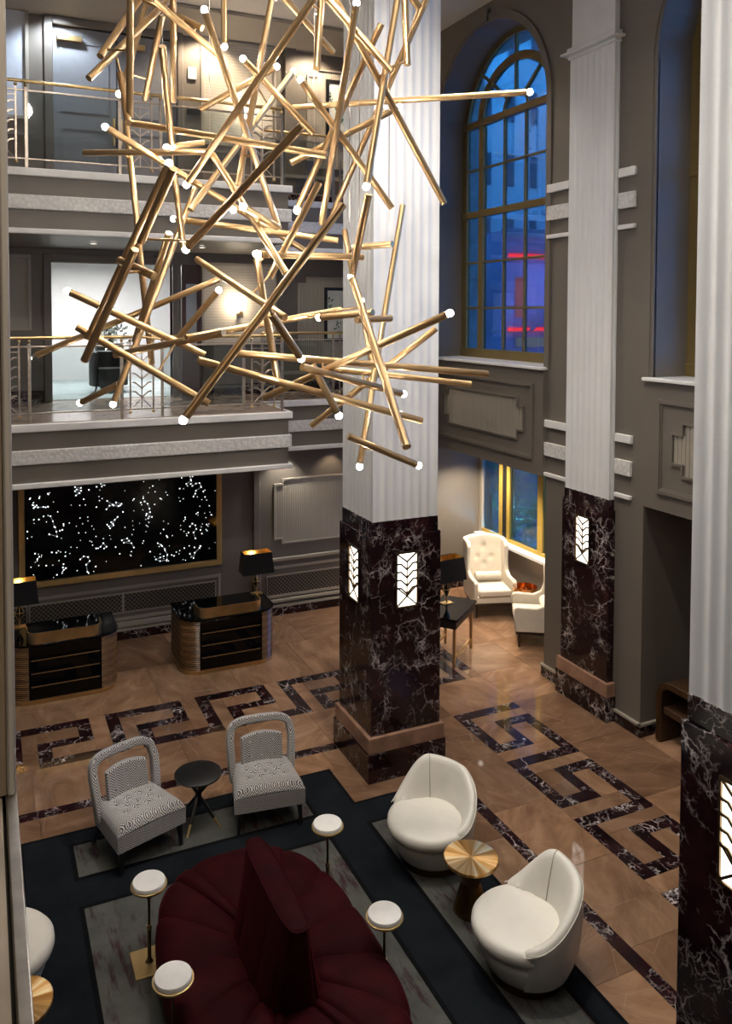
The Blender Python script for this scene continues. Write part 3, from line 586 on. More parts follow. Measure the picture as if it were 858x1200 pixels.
for zd, lb in ((3.98, 'brass topped railing of glass and leaf grilles along the lower balcony'), (7.47, 'brass topped railing of glass and leaf grilles along the upper balcony')):
    railing(lb, zd, 12.03 + .06, None, -1.2, 4.28, mains + (-1.2,), thins, ((.305, .31), (2.125, .31), (3.97, .34)), ((-1.2, .02), (.60, 1.84), (2.42, 3.66)), NICKEL)
    railing('set-back railing beside the column on the ' + ('lower' if zd < 5 else 'upper') + ' balcony', zd, 13.60, None, 4.45, 7.7, (4.45, 5.79, 6.37, 7.66), (5.92, 6.25), ((6.08, .30),), ((4.45, 5.79), (6.37, 7.66)), NICKEL)

# ------------------------------------------------------------------ windows
def arched_window(nm, c):
    W = sempty(nm); X0, X1 = 8.30, 8.38
    def bar(y0, y1, z0, z1, x0=X0, x1=X1, name='mullion'): M().box(x0, x1, c + y0, c + y1, z0, z1).build(name, GOLDP, W, bevel=.006)
    def pane(y0, y1, z0, z1): M().box(8.338, 8.344, c + y0, c + y1, z0, z1).build('pane', WGLASS, W, smooth=False)
    hw = 1.66
    for s in (-1, 1): bar(min(s * hw, s * 1.47), max(s * hw, s * 1.47), 4.70, 8.98, name='frame')
    bar(-hw, hw, 4.70, 4.86, 8.28, 8.38, 'frame'); bar(-hw, hw, 7.25, 7.37, 8.285, 8.38); bar(-hw, hw, 8.88, 9.0, 8.28, 8.38)
    for s in (-1, 1): bar(min(s * 1.06, s * .92), max(s * 1.06, s * .92), 4.86, 8.88, 8.29)
    for y in (-.303, .303): bar(y - .02, y + .02, 4.86, 8.88, 8.31, 8.37)
    for z in (5.60, 6.43, 8.12): bar(-1.47, 1.47, z - .02, z + .02, 8.312, 8.368)
    rows = ((4.86, 5.58), (5.62, 6.41), (6.45, 7.25), (7.37, 8.10), (8.14, 8.88)); cols = ((-1.47, -1.06), (-.92, -.323), (-.283, .283), (.323, .92), (1.06, 1.47))
    for r in rows:
        for q in cols: pane(q[0], q[1], *r)
    def arc(r, n=32, a0=0, a1=PI):
        # outer ring is a stilted semicircle, inner rings are flattened ellipses springing from the transom
        out = []
        for i in range(n + 1):
            a = a0 + (a1 - a0) * i / n; ca, sa = math.cos(a), math.sin(a)
            if r > 1.3: f = math.sin(math.acos(min(1, abs(ca) * .985))); out.append((c - r * ca, max(9.0, 8.70 + (r + .06) * f) if 0 < i < n or (a0 > 0.01 or a1 < 3.1) else 9.0))
            else: out.append((c - r * 1.06 * ca, 9.0 + r * .86 * sa))
        return out
    M().ring(arc(1.66), arc(1.47), X0, X1, 'x', closed=False).build('arch_frame', GOLDP, W)
    M().ring(arc(1.06), arc(.90), X0 + .01, X1, 'x', closed=False).build('arch_mullion', GOLDP, W)
    M().ring(arc(.34), arc(.29), X0 + .02, X1, 'x', closed=False).build('arch_mullion', GOLDP, W)
    def spoke(a, r0, r1):
        e0, e1 = arc(r0 - .02, 2, a, a)[0], arc(r1 + .02, 2, a, a)[0]; M().sweep([Vector((8.34, *e0)), Vector((8.34, *e1))], .045, .05, (1, 0, 0)).build('spoke', GOLDP, W)
    for a in (PI / 4, PI / 2, 3 * PI / 4): spoke(a, 1.05, 1.47); spoke(a, .33, .92)
    for (r0, r1) in ((1.06, 1.47), (.34, .90)):
        for k in range(4):
            a0, a1 = PI * k / 4 + .02, PI * (k + 1) / 4 - .02
            M().ring(arc(r1, 8, a0, a1), arc(r0, 8, a0, a1), 8.338, 8.344, 'x', closed=False).build('pane', WGLASS, W, smooth=False)
    M().prism(arc(.29, 12), 8.338, 8.344, 'x').build('pane', WGLASS, W, smooth=False)
arched_window('window_1', BAYS[0]); arched_window('window_3', BAYS[1])
W = sempty('window_2')
GOLD2 = plain('bright_gold_frame', (.55, .38, .08), .3, .5)
for y0, y1, z0, z1 in ((10.2, 13.95, 1.07, 1.16), (10.2, 13.95, 2.98, 3.05), (13.00, 13.36, 1.16, 2.98), (11.98, 12.14, 1.16, 2.98), (10.2, 10.34, 1.16, 2.98), (11.02, 11.12, 1.16, 2.98)):
    M().box(9.22, 9.30, y0, y1, z0, z1).build('frame' if y1 - y0 > 1 else 'mullion', GOLD2, W, bevel=.01)
M().box(9.212, 9.222, 13.10, 13.22, 1.16, 2.98).build('mullion_groove', BLACKW, W)
for y0, y1 in ((13.36, 13.94), (12.14, 13.0), (11.12, 11.98), (10.34, 11.02)): M().box(9.255, 9.262, y0, y1, 1.16, 2.98).build('pane', WGLASS, W, smooth=False)

# ------------------------------------------------------------------ columns
def fluted(x0, x1, y0, y1, nx, ny, cut=.04, dp=.013, k=5):
    P = []
    def side(p, q, n, nrm):
        p = Vector(p); q = Vector(q); t = (q - p); L = t.length; t /= L; P.append(tuple(p)); wd = (L - 2 * cut) / n
        for i in range(n):
            a = cut + i * wd + wd * .07; b = cut + (i + 1) * wd - wd * .07
            for j in range(k + 1):
                u = j / k; P.append(tuple(p + t * (a + (b - a) * u) - Vector(nrm) * dp * math.sin(PI * u)))
    side((x0, y0), (x1, y0), nx, (0, -1)); side((x1, y0), (x1, y1), ny, (1, 0)); side((x1, y1), (x0, y1), nx, (0, 1)); side((x0, y1), (x0, y0), ny, (-1, 0))
    return P
def light_panel(parent, face, a, z0=2.03, z1=2.66, w=.26, plane=0):
    # face 'y': panel lies in plane y=plane, centred at x=a; 'x': plane x=plane, centred at y=a
    P = (lambda u, d, z: (a + u, plane - d, z)) if face == 'y' else (lambda u, d, z: (plane - d, a + u, z))
    nd = (0, 1, 0) if face == 'y' else (1, 0, 0)
    def bx(m, u0, u1, d0, d1, za, zb): 
        p, q = P(u0, d0, za), P(u1, d1, zb); m.box(min(p[0], q[0]), max(p[0], q[0]), min(p[1], q[1]), max(p[1], q[1]), za, zb)
    m = M(); bx(m, -w / 2, w / 2, .001, .004, z0, z1); g = m.build('lit_panel', PANELG, parent, smooth=False)
    m = M()
    for u0, u1, za, zb in ((-w / 2 - .018, -w / 2, z0, z1), (w / 2, w / 2 + .018, z0, z1), (-w / 2 - .018, w / 2 + .018, z1, z1 + .018), (-w / 2 - .018, w / 2 + .018, z0 - .018, z0)): bx(m, u0, u1, 0, .02, za, zb)
    m.build('panel_rim', BRONZE, g)
    m = M(); h = z1 - z0; hw = w / 2
    m.sweep([P(0, .010, z0 + .13), P(0, .010, z1 - .1)], .013, .010, nd)
    for i in range(5):
        z = z0 + .145 + i * (h - .245) / 4
        for s in (-1, 1): m.sweep([P(0, .011, z), P(s * hw * .62, .011, z + .075), P(s * hw, .011, z + .075)] if i < 4 else [P(0, .011, z), P(s * hw, .011, z + .1)], .020, .010, nd)
    for s in (-1, 1): m.sweep([P(s * hw, .011, z0 + .005), P(-s * hw, .011, z0 + .23)] if 1 else 0, .018, .010, nd)
    m.build('leaf_grille', BRONZE, g)
def column(label, x, y, panels):
    t = thing('column', label, 'column', (x, y, 0)); a, b = .52, .52
    M().box(-a, a, -b, b, 0, .34).build('plinth', DARK, t, bevel=.004)
    M().box(-a + .012, a - .012, -b + .012, b - .012, .34, .53).build('plinth_band', BAND, t, bevel=.01)
    M().box(-.465, .465, -.465, .465, .53, 2.88).build('marble_shaft', DARK, t, bevel=.004)
    M().box(-.44, .44, -.44, .44, 2.88, 3.06).build('marble_cap', DARK, t, bevel=.004)
    M().prism(fluted(-.435, .435, -.435, .435, 7, 7), 3.06, 10.64).build('fluted_shaft', WHITE_P, t, angle=25)
    for f in panels: light_panel(t, f, 0, plane=-.465)
column('free-standing central column, dark veined marble below white fluting', 4.57, 8.965, ('x', 'y'))
column('near column cut by the right edge of the photo, lit leaf panel', 4.57, 3.41, ('x', 'y'))
def pilaster(label, yc):
    t = thing('pilaster', label, 'pilaster', (7.75, yc, 0))
    M().box(-.16, 0, -.54, .54, 0, .33).build('plinth', DARK, t, bevel=.004); M().box(-.15, 0, -.53, .53, .33, .52).build('plinth_band', BAND, t, bevel=.01)
    M().box(-.11, 0, -.485, .485, .52, 2.86).build('marble_shaft', DARK, t, bevel=.004); M().box(-.095, 0, -.46, .46, 2.86, 3.0).build('marble_cap', DARK, t, bevel=.004)
    M().prism(fluted(-.09, .0, -.45, .45, 1, 7, cut=.03, dp=.016), 3.0, 9.10).build('fluted_shaft', WHITE_P, t, angle=25)
    m = M(); m.box(-.12, 0, -.48, .48, 9.08, 9.13); m.box(-.20, 0, -.55, .55, 9.13, 9.17); m.box(-.13, 0, -.49, .49, 9.17, 9.24); m.build('capital_moulding', WHITE_P, t, bevel=.012)
    M().box(-.08, 0, -.43, .43, 9.24, 10.64).build('upper_block', WHITE_P, t)
    light_panel(t, 'x', .03, plane=-.11)
pilaster('wall pilaster between the two arched windows, marble foot with lit leaf panel', 8.99)
pilaster('nearest wall pilaster beyond the right edge of the photo', 3.45)
# camera-side balcony edge and near pillar at the left margin
t = struct('floor_near_balcony', M().box(-2.6, .040, -1.5, 3.68, 3.7, 3.975), DECKM)
struct('trim_%d' % nb, M().box(.050, .084, -1.5, 3.68, 3.62, 3.985), metal('grey_metal_edge', (.42, .40, .37), .35), bevel=.004); nb += 1
struct('trim_%d' % nb, M().box(.040, .050, -1.5, 3.68, 3.7, 3.95), BLACKW); nb += 1
t = thing('pillar', 'beige painted pillar at the left margin standing on the near balcony edge', 'pillar', (-.4, 3.2, 3.985))
BEIGE = plain('beige_paint', (.40, .33, .25), .5, var=.04, scale=2)
M().box(-.48, .455, -.46, .46, 0, 6.65).build('shaft', BEIGE, t); M().box(.455, .482, -.475, .46, 0, 6.65).build('corner_bead', WHITE_P, t, bevel=.008)
# ------------------------------------------------------------------ rug
rg = thing('rug', 'navy lounge rug with grey streaked panels edged in black', 'rug', (2.02, 6.0, 0))
def rbox(x0, x1, y0, y1, z0, z1): return M().box(x0 - 2.02, x1 - 2.02, y0 - 6.0, y1 - 6.0, z0, z1)
m = rbox(-.46, 4.50, 3.2, 8.19, .001, .012); m.box(.28 - 2.02, 3.76 - 2.02, 8.19 - 6, 8.93 - 6, .001, .012); m.build('border', BLKR, rg)
m = rbox(-.42, 4.46, 3.2, 8.15, .012, .014); m.box(.32 - 2.02, 3.72 - 2.02, 8.15 - 6, 8.89 - 6, .012, .014); m.build('field', NAVY, rg, smooth=False)
for x0, x1, y0, y1 in ((.75, 3.29, 8.11, 8.71), (.75, 3.29, 4.2, 7.74), (3.72, 4.30, 4.2, 7.81), (-.26, .32, 4.2, 7.81)):
    rbox(x0, x1, y0, y1, .014, .0155).build('panel_border', BLKR, rg, smooth=False); rbox(x0 + .045, x1 - .045, y0 + .045, y1 - .045, .0155, .017).build('grey_panel', GREYR, rg, smooth=False)
RZ = .017

# ------------------------------------------------------------------ burgundy round-ended settee
CX, CY = 2.045, 5.95
so = thing('settee', 'burgundy velvet oval settee with channelled seat around a tall central backrest', 'sofa', (CX, CY, RZ))
def sup(a, b, n, t):
    cs, sn = math.cos(t), math.sin(t); return a * math.copysign(abs(cs) ** (2 / n), cs), b * math.copysign(abs(sn) ** (2 / n), sn)
OA, OB, IA, IB = .83, 1.42, .24, .53
NS = 2.7
def tv(y): return math.asin(min(1, abs(y)) ** (NS / 2)) * (1 if y >= 0 else -1)
def ring_t(ys, xs):
    right = [tv(y) for y in ys]                       # right side seams by relative length
    ends = [math.acos(x ** (NS / 2)) for x in xs]       # far end seams by relative width
    up = sorted([t for t in right if t >= 0] + ends) ; allt = up + [PI - t for t in up]
    dn = sorted([t for t in right if t < 0] + [-e for e in ends]); allt += dn + [-PI - t for t in dn]
    allt = sorted(set(round(t % (2 * PI), 5) for t in allt)); return allt + [allt[0] + 2 * PI]
def seat_pt(t0, k, q):
    ix, iy = sup(IA, IB, NS, t0); ox, oy = sup(OA, OB, NS, t0)
    g = 1 - abs(2 * q - 1) ** 4
    prof = ((0, .37), (.04, .40), (.2, .42), (.5, .43), (.75, .425), (.9, .405), (.97, .375), (1.0, .33), (1.01, .26), (1.005, .18), (.99, .10), (.975, .06))
    t, z = prof[k]; t2 = t + .022 * g * (1 if k > 6 else 0); z2 = z + (.034 * g if k < 8 else 0)
    return (ix + (ox - ix) * t2, iy + (oy - iy) * t2, z2)
bn = ring_t((-.88, -.60, -.22, .22, .60, .88), (.45,))
for i in range(len(bn) - 1):
    a, b = bn[i], bn[i + 1]
    M().grid(lambda u, v: seat_pt(a + (b - a) * u, round(v * 11), u), 14, 11).build('seat_channel', VELV, so, angle=80)
M().prism([sup(OA * .94, OB * .95, 2.7, 2 * PI * i / 48) for i in range(48)], 0, .07).build('plinth', BLACKW, so)
def back_pt(t0, v, q):
    z = .36 + .67 * v; a = .26 + (.10 - .26) * v ** .85; b = .53 + .05 * v; g = 1 - abs(2 * q - 1) ** 4
    x, y = sup(a, b, 3.6, t0); L = math.hypot(x, y) + 1e-6; e = .016 * g * (1 - v * .6); return (x * (1 + e / L), y * (1 + e / L), z)
bn = ring_t((-.80, -.28, .28, .80), (.5,))
for i in range(len(bn) - 1):
    a, b = bn[i], bn[i + 1]
    M().grid(lambda u, v: back_pt(a + (b - a) * u, v, u), 10, 10).build('back_channel', VELV, so, angle=80)
tp = [sup(.10, .58, 3.6, 2 * PI * i / 40) for i in range(40)]; ti = [(x * .75, y * .97) for x, y in tp]
m = M(); n = 40
m.add([(x, y, 1.028) for x, y in tp] + [(x, y, 1.045) for x, y in ti], [(i, (i + 1) % n, n + (i + 1) % n, n + i) for i in range(n)] + [tuple(range(n, 2 * n))]); m.build('back_top', VELV, so)
m = M()
for i in range(n): m.rod((*tp[i], 1.030), (*tp[(i + 1) % n], 1.030), .007, n=6)
m.build('piping', VELV, so)

# ------------------------------------------------------------------ drink tables
def drink_table(label, x, y, rz=0):
    t = thing('drink_table', label, 'side table', (x, y, RZ), rz, 'pedestal drink tables round the settee')
    M().box(-.14, .14, -.16, .16, 0, .014).build('base_plate', BRASS, t, bevel=.003)
    M().lathe([(.035, .014), (.022, .03), (.016, .05), (.016, .30)], n=16).build('lower_pole', BRONZE, t)
    M().lathe([(.021, .29), (.021, .33)], n=16).build('collar', BRASS, t)
    p = M().rod((0, 0, .3), (0, 0, .66), .011); p.box(-.02, .02, -.012, .012, .56, .64); p.build('pole', BRONZE, t)
    M().lathe([(.02, .655), (.135, .66), (.150, .668), (.150, .682), (.140, .684)], n=40).build('tray_rim', BRASS, t)
    M().lathe([(.136, .683), (.136, .708), (.131, .714), (.001, .714)], n=40).build('stone_top', STONEW, t)
drink_table('white topped brass drink table right of the armchair pair, far right corner of the settee', 2.90, 6.93)
drink_table('white topped drink table left of the settee with its brass base plate in view', 1.225, 6.82)
drink_table('nearest white topped drink table at the left side of the settee', 1.20, 5.75)
drink_table('white topped drink table between the settee and the cream swivel chairs', 2.87, 5.68)

# ------------------------------------------------------------------ cream barrel chairs
def barrel(label, x, y, back, group='cream leather barrel chairs'):
    t = thing('barrel_chair', label, 'chair', (x, y, RZ), back, group)      # local +X is the back
    M().lathe([(.315, 0), (.32, .09)], n=48).build('plinth', DBRASS, t)
    LIM = (math.radians(-146), math.radians(64))         # local +X is the single back seam; the wrap runs further on one side
    def top(th):
        if th > 0: u = th / LIM[1]; return .84 - .36 * (u * u * (3 - 2 * u))
        u = max(0, (-th - math.radians(50)) / (-LIM[0] - math.radians(50))); return .84 - .03 * min(1, -th / .8) - .33 * (u * u * (3 - 2 * u))
    def shell(u, v):
        th = LIM[0] + (LIM[1] - LIM[0]) * u; h = top(th); kk = min(1, max(0, (h - .5) / .25))
        pr = [(.352, .085), (.392, .18), (.425, .30), (.440, .42), (.450, .42 + (h - .42) * .5), (.447, h - .05), (.434, h - .015), (.405, h), (.372, h - .015), (.350, h - .055), (.335 - .035 * kk, .42 + (h - .42) * .5), (.325 - .075 * kk, .42)]
        r, z = pr[min(11, round(v * 11))]; e = min(1, min(u, 1 - u) / .05); e = .25 + .75 * math.sqrt(max(0, 1 - (1 - e) ** 2)); rm = .36 + .03 * (z > .3); r = rm + (r - rm) * e; z = z - (1 - e) * .05 * (z > .4); return (r * math.cos(th), r * math.sin(th), z)
    m = M(); m.grid(shell, 56, 11)
    for u in (0, 1): m.add([shell(u, v / 11) for v in range(12)], [tuple(range(12))])
    m.build('backrest', LEATH, t, angle=70)
    pr = [(.33, .075), (.345, .10), (.375, .16), (.402, .23), (.412, .285), (.40, .30), (.37, .305)]
    M().lathe(pr, n=56).build('body', LEATH, t, angle=60)
    pr = [(.30, .308), (.400, .312), (.425, .328), (.437, .365), (.432, .41), (.41, .438), (.37, .452), (.25, .462), (.001, .465)]
    fa = math.radians(139)                                # the seat points away from the middle of the wrap
    m = M().lathe(pr, n=56); q = []
    for vx, vy, vz in m.v:
        f = vx * math.cos(fa) + vy * math.sin(fa); s = -vx * math.sin(fa) + vy * math.cos(fa)
        f = f * (1.07 if f > 0 else .74); s = s * (1.0 if f > 0 else .80); q.append((f * math.cos(fa) - s * math.sin(fa), f * math.sin(fa) + s * math.cos(fa), vz))
    m.v = q; m.build('seat_cushion', LEATH, t, angle=60)
    m = M()
    SEAM = base('dark_seam_thread', (.34, .31, .26), .6)[0]  # seam line in a darker tone than the leather
    th = 0; h = top(th)
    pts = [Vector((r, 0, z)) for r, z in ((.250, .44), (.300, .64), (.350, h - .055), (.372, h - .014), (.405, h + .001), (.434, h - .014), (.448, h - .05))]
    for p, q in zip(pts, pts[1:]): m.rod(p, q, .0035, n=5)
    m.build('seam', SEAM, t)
    pts = []
    for i in range(61):
        th = LIM[0] + (LIM[1] - LIM[0]) * i / 60; h = top(th); pts.append(Vector((.447 * math.cos(th), .447 * math.sin(th), h - .045)))
    m = M()
    for p, q in zip(pts, pts[1:]): m.rod(p, q, .0045, n=5)
    m.build('piping', LEATH, t)
    return t
barrel('cream leather barrel chair nearest the central column, behind the brass drum table', 4.08, 7.03, math.radians(64))
barrel('cream leather barrel chair in front of the brass table, lowest on the right', 4.10, 5.47, math.radians(16))
barrel('cream leather barrel chair half hidden behind the pillar at the left margin', .02, 6.98, math.radians(212))
def spun_table(label, x, y):
    t = thing('drum_table', label, 'side table', (x, y, RZ), 0, 'spun brass pedestal tables')
    M().lathe([(.16, 0), (.165, .015), (.15, .06), (.095, .24), (.085, .27), (.095, .30), (.125, .40), (.14, .46)], n=40).build('pedestal', DBRASS, t)
    M().lathe([(.14, .455), (.245, .465), (.25, .472), (.25, .495), (.245, .50), (.001, .50)], n=64).build('top', SPUN, t, angle=25)
spun_table('round brushed brass side table between the two cream barrel chairs', 4.04, 6.24)
spun_table('round brushed brass side table at the lower left beside the marble ledge', .17, 6.22)

# ------------------------------------------------------------------ chevron slipper chairs
def accent(label, x, y, rz):
    t = thing('slipper_chair', label, 'chair', (x, y, RZ), rz, 'grey chevron slipper chairs'); t.scale = (1.07, 1.07, 1.03)
    dim = [(sx, sy) for sy in (-.10, .08) for sx in (-.18, -.06, .06, .18)] + [(sx, -.01) for sx in (-.12, 0, .12)]
    def sh(u, v):
        y_ = -.29 + .58 * v; wd = .355 - .06 * v; x_ = -wd + 2 * wd * u; ex = 1 - abs(2 * u - 1) ** 8; ey = 1 - abs(2 * v - 1) ** 8
        z = .385 + .085 * (ex * ey) ** .5 + .015 * (1 - (2 * u - 1) ** 2)
        for a, b in dim: z -= .026 * math.exp(-((x_ - a) ** 2 + (y_ - b) ** 2) / .0011)
        return (x_, y_, z)
    m = M().grid(sh, 48, 40); m.prism([(-.355, -.29), (.355, -.29), (.295, .29), (-.295, .29)], .225, .386)
    m.build('seat', CHEV, t, bevel=0, angle=50)
    m = M()
    for a, b in dim: m.ball((a, b, .462), .012, 6, .6)
    m.build('tuft_buttons', CHEV, t)
    for sx, sy, dx, dy in ((-.30, -.25, -.015, -.02), (.30, -.25, .015, -.02), (-.255, .25, -.03, .09), (.255, .25, .03, .09)):
        M().rod((sx, sy, .23), (sx + dx, sy + dy, 0), .032, .018, n=4).build('leg', BLACKW, t, smooth=False)
    # arched outer frame
    pts = [(-.30, .17, .30), (-.315, .21, .50), (-.325, .26, .70)]
    for i in range(11):
        a = PI - PI * i / 10; pts.append((.315 * math.copysign(abs(math.cos(a)) ** .55, math.cos(a)), .29 + .035 * math.sin(a), .755 + .125 * math.sin(a) ** .8))
    pts += [(.325, .26, .70), (.315, .21, .50), (.30, .17, .30)]
    M().sweep(pts, .075, .085, (0, -1, .25)).build('back_frame', CHEV, t, bevel=.014)
    def pad(u, v):
        x_ = -.215 + .43 * u; cz = .40 + .33 * v + (.035 * (1 - (2 * u - 1) ** 2) if v > .5 else 0)
        return (x_, .20 + .06 * v + .03 * (1 - (2 * u - 1) ** 2), cz)
    m = M().grid(pad, 12, 6); n0 = len(m.v); m.v += [(a, b - .06 + 0, c) for a, b, c in m.v]; m.f += [tuple(reversed([i + n0 for i in f])) for f in m.f[:72]]
    W_ = 13; edge = [i for i in range(W_)] + [W_ * j + 12 for j in range(1, 7)] + [W_ * 6 + i for i in range(11, -1, -1)] + [W_ * j for j in range(5, 0, -1)]
    m.f += [(edge[i], edge[(i + 1) % len(edge)], edge[(i + 1) % len(edge)] + n0, edge[i] + n0) for i in range(len(edge))]
    m.build('back_pad', CHEV, t, bevel=.012)
    m = M()
    for s in (-.06, .08, ): 
        for a in (-.12, 0, .12): m.ball((a, .185 + (s + .06) * .15, .60 + s), .010, 6, .8)
    m.build('tuft_buttons', CHEV, t)
accent('grey chevron slipper chair left of the black table, turned to the right', 1.40, 8.40, math.radians(19))
accent('grey chevron slipper chair right of the black table, nearest the central column', 2.77, 8.39, math.radians(-8))

t = thing('occasional_table', 'small round black table with crossed legs between the two chevron chairs', 'side table', (2.06, 8.52, RZ))
M().lathe([(.24, .53), (.25, .535), (.25, .552), (.245, .555), (.001, .555)], n=48).build('top', BLACKW, t)
M().rod((0, 0, .20), (0, 0, .36), .035).build('hub', BLACKW, t)
for k in range(4):
    a = PI / 4 + k * PI / 2 + .08; c_, s_ = math.cos(a), math.sin(a); f = Vector((.26 * c_, .26 * s_, 0)); tp_ = Vector((-.17 * c_, -.17 * s_, .53))
    l = M().rod(f + (tp_ - f) * .18, tp_, .017, .020, n=8).build('leg', BLACKW, t); M().rod(f, f + (tp_ - f) * .18, .011, .017, n=8).build('brass_foot', BRASS, l)

# ------------------------------------------------------------------ reception desks
def desk(label, x, y):
    t = thing('reception_desk', label, 'desk', (x, y, 0), 0, 'curved zebrawood reception desks')
    hw, dp, r = .745, .88, .28                                   # origin: centre of the front edge
    def outline(o, zr=r):
        P = []
        for i in range(11): a = PI + PI / 2 * i / 10; P.append((-hw + zr + (zr + o) * math.cos(a), zr + (zr + o) * math.sin(a)))
        for i in range(11): a = 1.5 * PI + PI / 2 * i / 10; P.append((hw - zr + (zr + o) * math.cos(a), zr + (zr + o) * math.sin(a)))
        P += [(hw + o, dp + o), (-hw - o, dp + o)]; return P
    m = M(); lv = []; n = 34
    for k in range(n + 1): 
        z = .07 + .765 * k / n; lv.append((z, .0)); 
        if k < n: lv.append((z + .765 / n * .5, -.007))
    base_i = 0; q = len(outline(0)); vs = []; fs = []
    for z, o in lv: vs += [(a, b, z) for a, b in outline(o)]
    for k in range(len(lv) - 1): fs += [(k * q + i, k * q + (i + 1) % q, (k + 1) * q + (i + 1) % q, (k + 1) * q + i) for i in range(q)]
    m.add(vs, fs).build('body', ZEBRA, t, angle=30)
    M().prism(outline(-.02), 0, .07).build('plinth', BRASS, t); M().prism(outline(.012), .832, .862).build('top', BLACKG, t, bevel=.003)
    z0, z1 = .085, .83
    for k in range(4):
        za = z0 + (z1 - z0) * k / 4; zb = z0 + (z1 - z0) * (k + 1) / 4 - .008
        M().box(-.49, .49, -.016, .03, za, zb).build('front_panel', BLACKG, t, bevel=.002)
        if k < 3: M().box(-.46, .46, -.020, -.014, zb - .002, zb + .010).build('brass_inlay', BRASS, t)
    pts = [(-.50, .32, .94)] + [(-.50 + .13 - .13 * math.cos(a), .13 - .13 * math.sin(a) + 0, .94) for a in [PI / 2 * i / 6 for i in range(7)]] + [(.50 - .13 + .13 * math.sin(a), .13 - .13 * math.cos(a), .94) for a in [PI / 2 * i / 6 for i in range(7)]] + [(.50, .32, .94)]
    M().sweep(pts, .016, .155, (0, 0, 1)).build('brass_screen', BRASS, t, angle=30)
    M().box(-.30, .26, .02, .16, .93, .945).build('transaction_shelf', BRASS, t, bevel=.003)
    return t
desk('zebrawood reception desk by the left margin under the star panel', 1.035, 12.10)
desk('right-hand zebrawood reception desk beside the column', 3.455, 12.10)
def shade_lamp(label, x, y, z, rz=0, sc_=1.0, pw=26):
    t = thing('table_lamp', label, 'lamp', (x, y, z), rz, 'table lamps with black rectangular shades')
    h0, h1 = .36 * sc_, .70 * sc_; a0, b0, a1, b1 = .265 * sc_, .15 * sc_, .23 * sc_, .12 * sc_
    def shell(m, o, d0=0):
        vs = [(sx * (A_ - o), sy * (B_ - o), Z) for A_, B_, Z in ((a0, b0, h0 + d0), (a1, b1, h1 - d0)) for sx, sy in ((-1, -1), (1, -1), (1, 1), (-1, 1))]
        return m.add(vs, [(0, 1, 5, 4), (1, 2, 6, 5), (2, 3, 7, 6), (3, 0, 4, 7)])
    m = M(); shell(m, 0); m.ring([(-a1, -b1), (a1, -b1), (a1, b1), (-a1, b1)], [(-a1 + .004, -b1 + .004), (a1 - .004, -b1 + .004), (a1 - .004, b1 - .004), (-a1 + .004, b1 - .004)], h1 - .004, h1)
    s = m.build('shade', BLACKW, t, smooth=False); shell(M(), .004, .002).build('shade_lining', SHADEG, s, smooth=False)
    for k in (0, 1): 
        pts = [(0, 0, h0 - .01 - .13 * sc_ * k), (.07 * sc_, 0, h0 - .15 * sc_ * 1), (0, 0, h0 - .28 * sc_)]
    d = M(); c = h0 - .15 * sc_; w_ = .065 * sc_; 
    d.add([(0, 0, c + .14 * sc_), (w_, 0, c), (0, w_ * .6, c), (-w_, 0, c), (0, -w_ * .6, c), (0, 0, c - .14 * sc_)], [(0, 1, 2), (0, 2, 3), (0, 3, 4), (0, 4, 1), (5, 2, 1), (5, 3, 2), (5, 4, 3), (5, 1, 4)]); d.build('diamond_base', base('smoked_glass', (.03, .035, .03), .05, .6)[0], t, smooth=False)
    f = M(); e = [(0, 0, c + .14 * sc_), (w_, 0, c), (0, -w_ * .6, c), (-w_, 0, c), (0, 0, c - .14 * sc_), (0, w_ * .6, c)]
    for i, j in ((0, 1), (0, 2), (0, 3), (4, 1), (4, 2), (4, 3), (1, 2), (2, 3), (0, 5), (4, 5)): f.rod(e[i], e[j], .006 * sc_, n=5)
    f.rod((0, 0, c + .13 * sc_), (0, 0, h1 - .06), .007); f.build('brass_edge', BRASS, t)
    M().rod((0, 0, 0), (0, 0, c - .12 * sc_), .013).build('stem', BRASS, t); M().box(-.09 * sc_, .09 * sc_, -.06 * sc_, .06 * sc_, 0, .014).build('foot', BRASS, t, bevel=.002)
    M().ball((0, 0, (h0 + h1) / 2 + .03), .032 * sc_, 8).build('bulb', glow('lamp_bulb', (1, .78, .45), 70 if pw > 5 else 6), t)
    l = lamp('POINT', (x, y, z + (h0 + h1) / 2 + .03), pw, (1, .72, .42), .03); return t
shade_lamp('lit black shaded lamp on the reception desk beside the pillar, left margin', .46, 12.88, .862)
shade_lamp('lit black shaded lamp on the right-hand reception desk', 4.10, 12.86, .862)
t = thing('star_panel', 'large black wall panel of glowing constellations in a gold frame', 'artwork', (2.155, 14.0, 0))
M().box(.60 - 2.155, 3.72 - 2.155, -.06, -.002, 1.19, 2.95).build('black_field', base('black_panel', (.002, .003, .0035), .12)[0], t, smooth=False)
M().ring([(.50 - 2.155, 1.08), (3.81 - 2.155, 1.08), (3.81 - 2.155, 3.05), (.50 - 2.155, 3.05)], [(.59 - 2.155, 1.17), (3.72 - 2.155, 1.17), (3.72 - 2.155, 2.96), (.59 - 2.155, 2.96)], -.075, -.002, 'y').build('gold_frame', plain('gold_frame_paint', (.74, .48, .18), .35, .5), t, bevel=.004)
m = M(); rs = random.Random(5)
def star(x, z, r):
    m.add([(x - 2.155 + r * math.cos(PI * i / 3), -.0605, z + r * math.sin(PI * i / 3)) for i in range(6)] + [(x - 2.155, -.064, z)], [(i, (i + 1) % 6, 6) for i in range(6)])
for x, z in STARS: star(x, z, .0105)
for i in range(230): star(rs.uniform(.63, 3.70), rs.uniform(1.21, 2.9), rs.choice((.005, .006, .007, .010)))
m.build('star_lights', glow('star_light', (.93, .97, 1), 3.2), t, smooth=False, kind='stuff')
m = M()
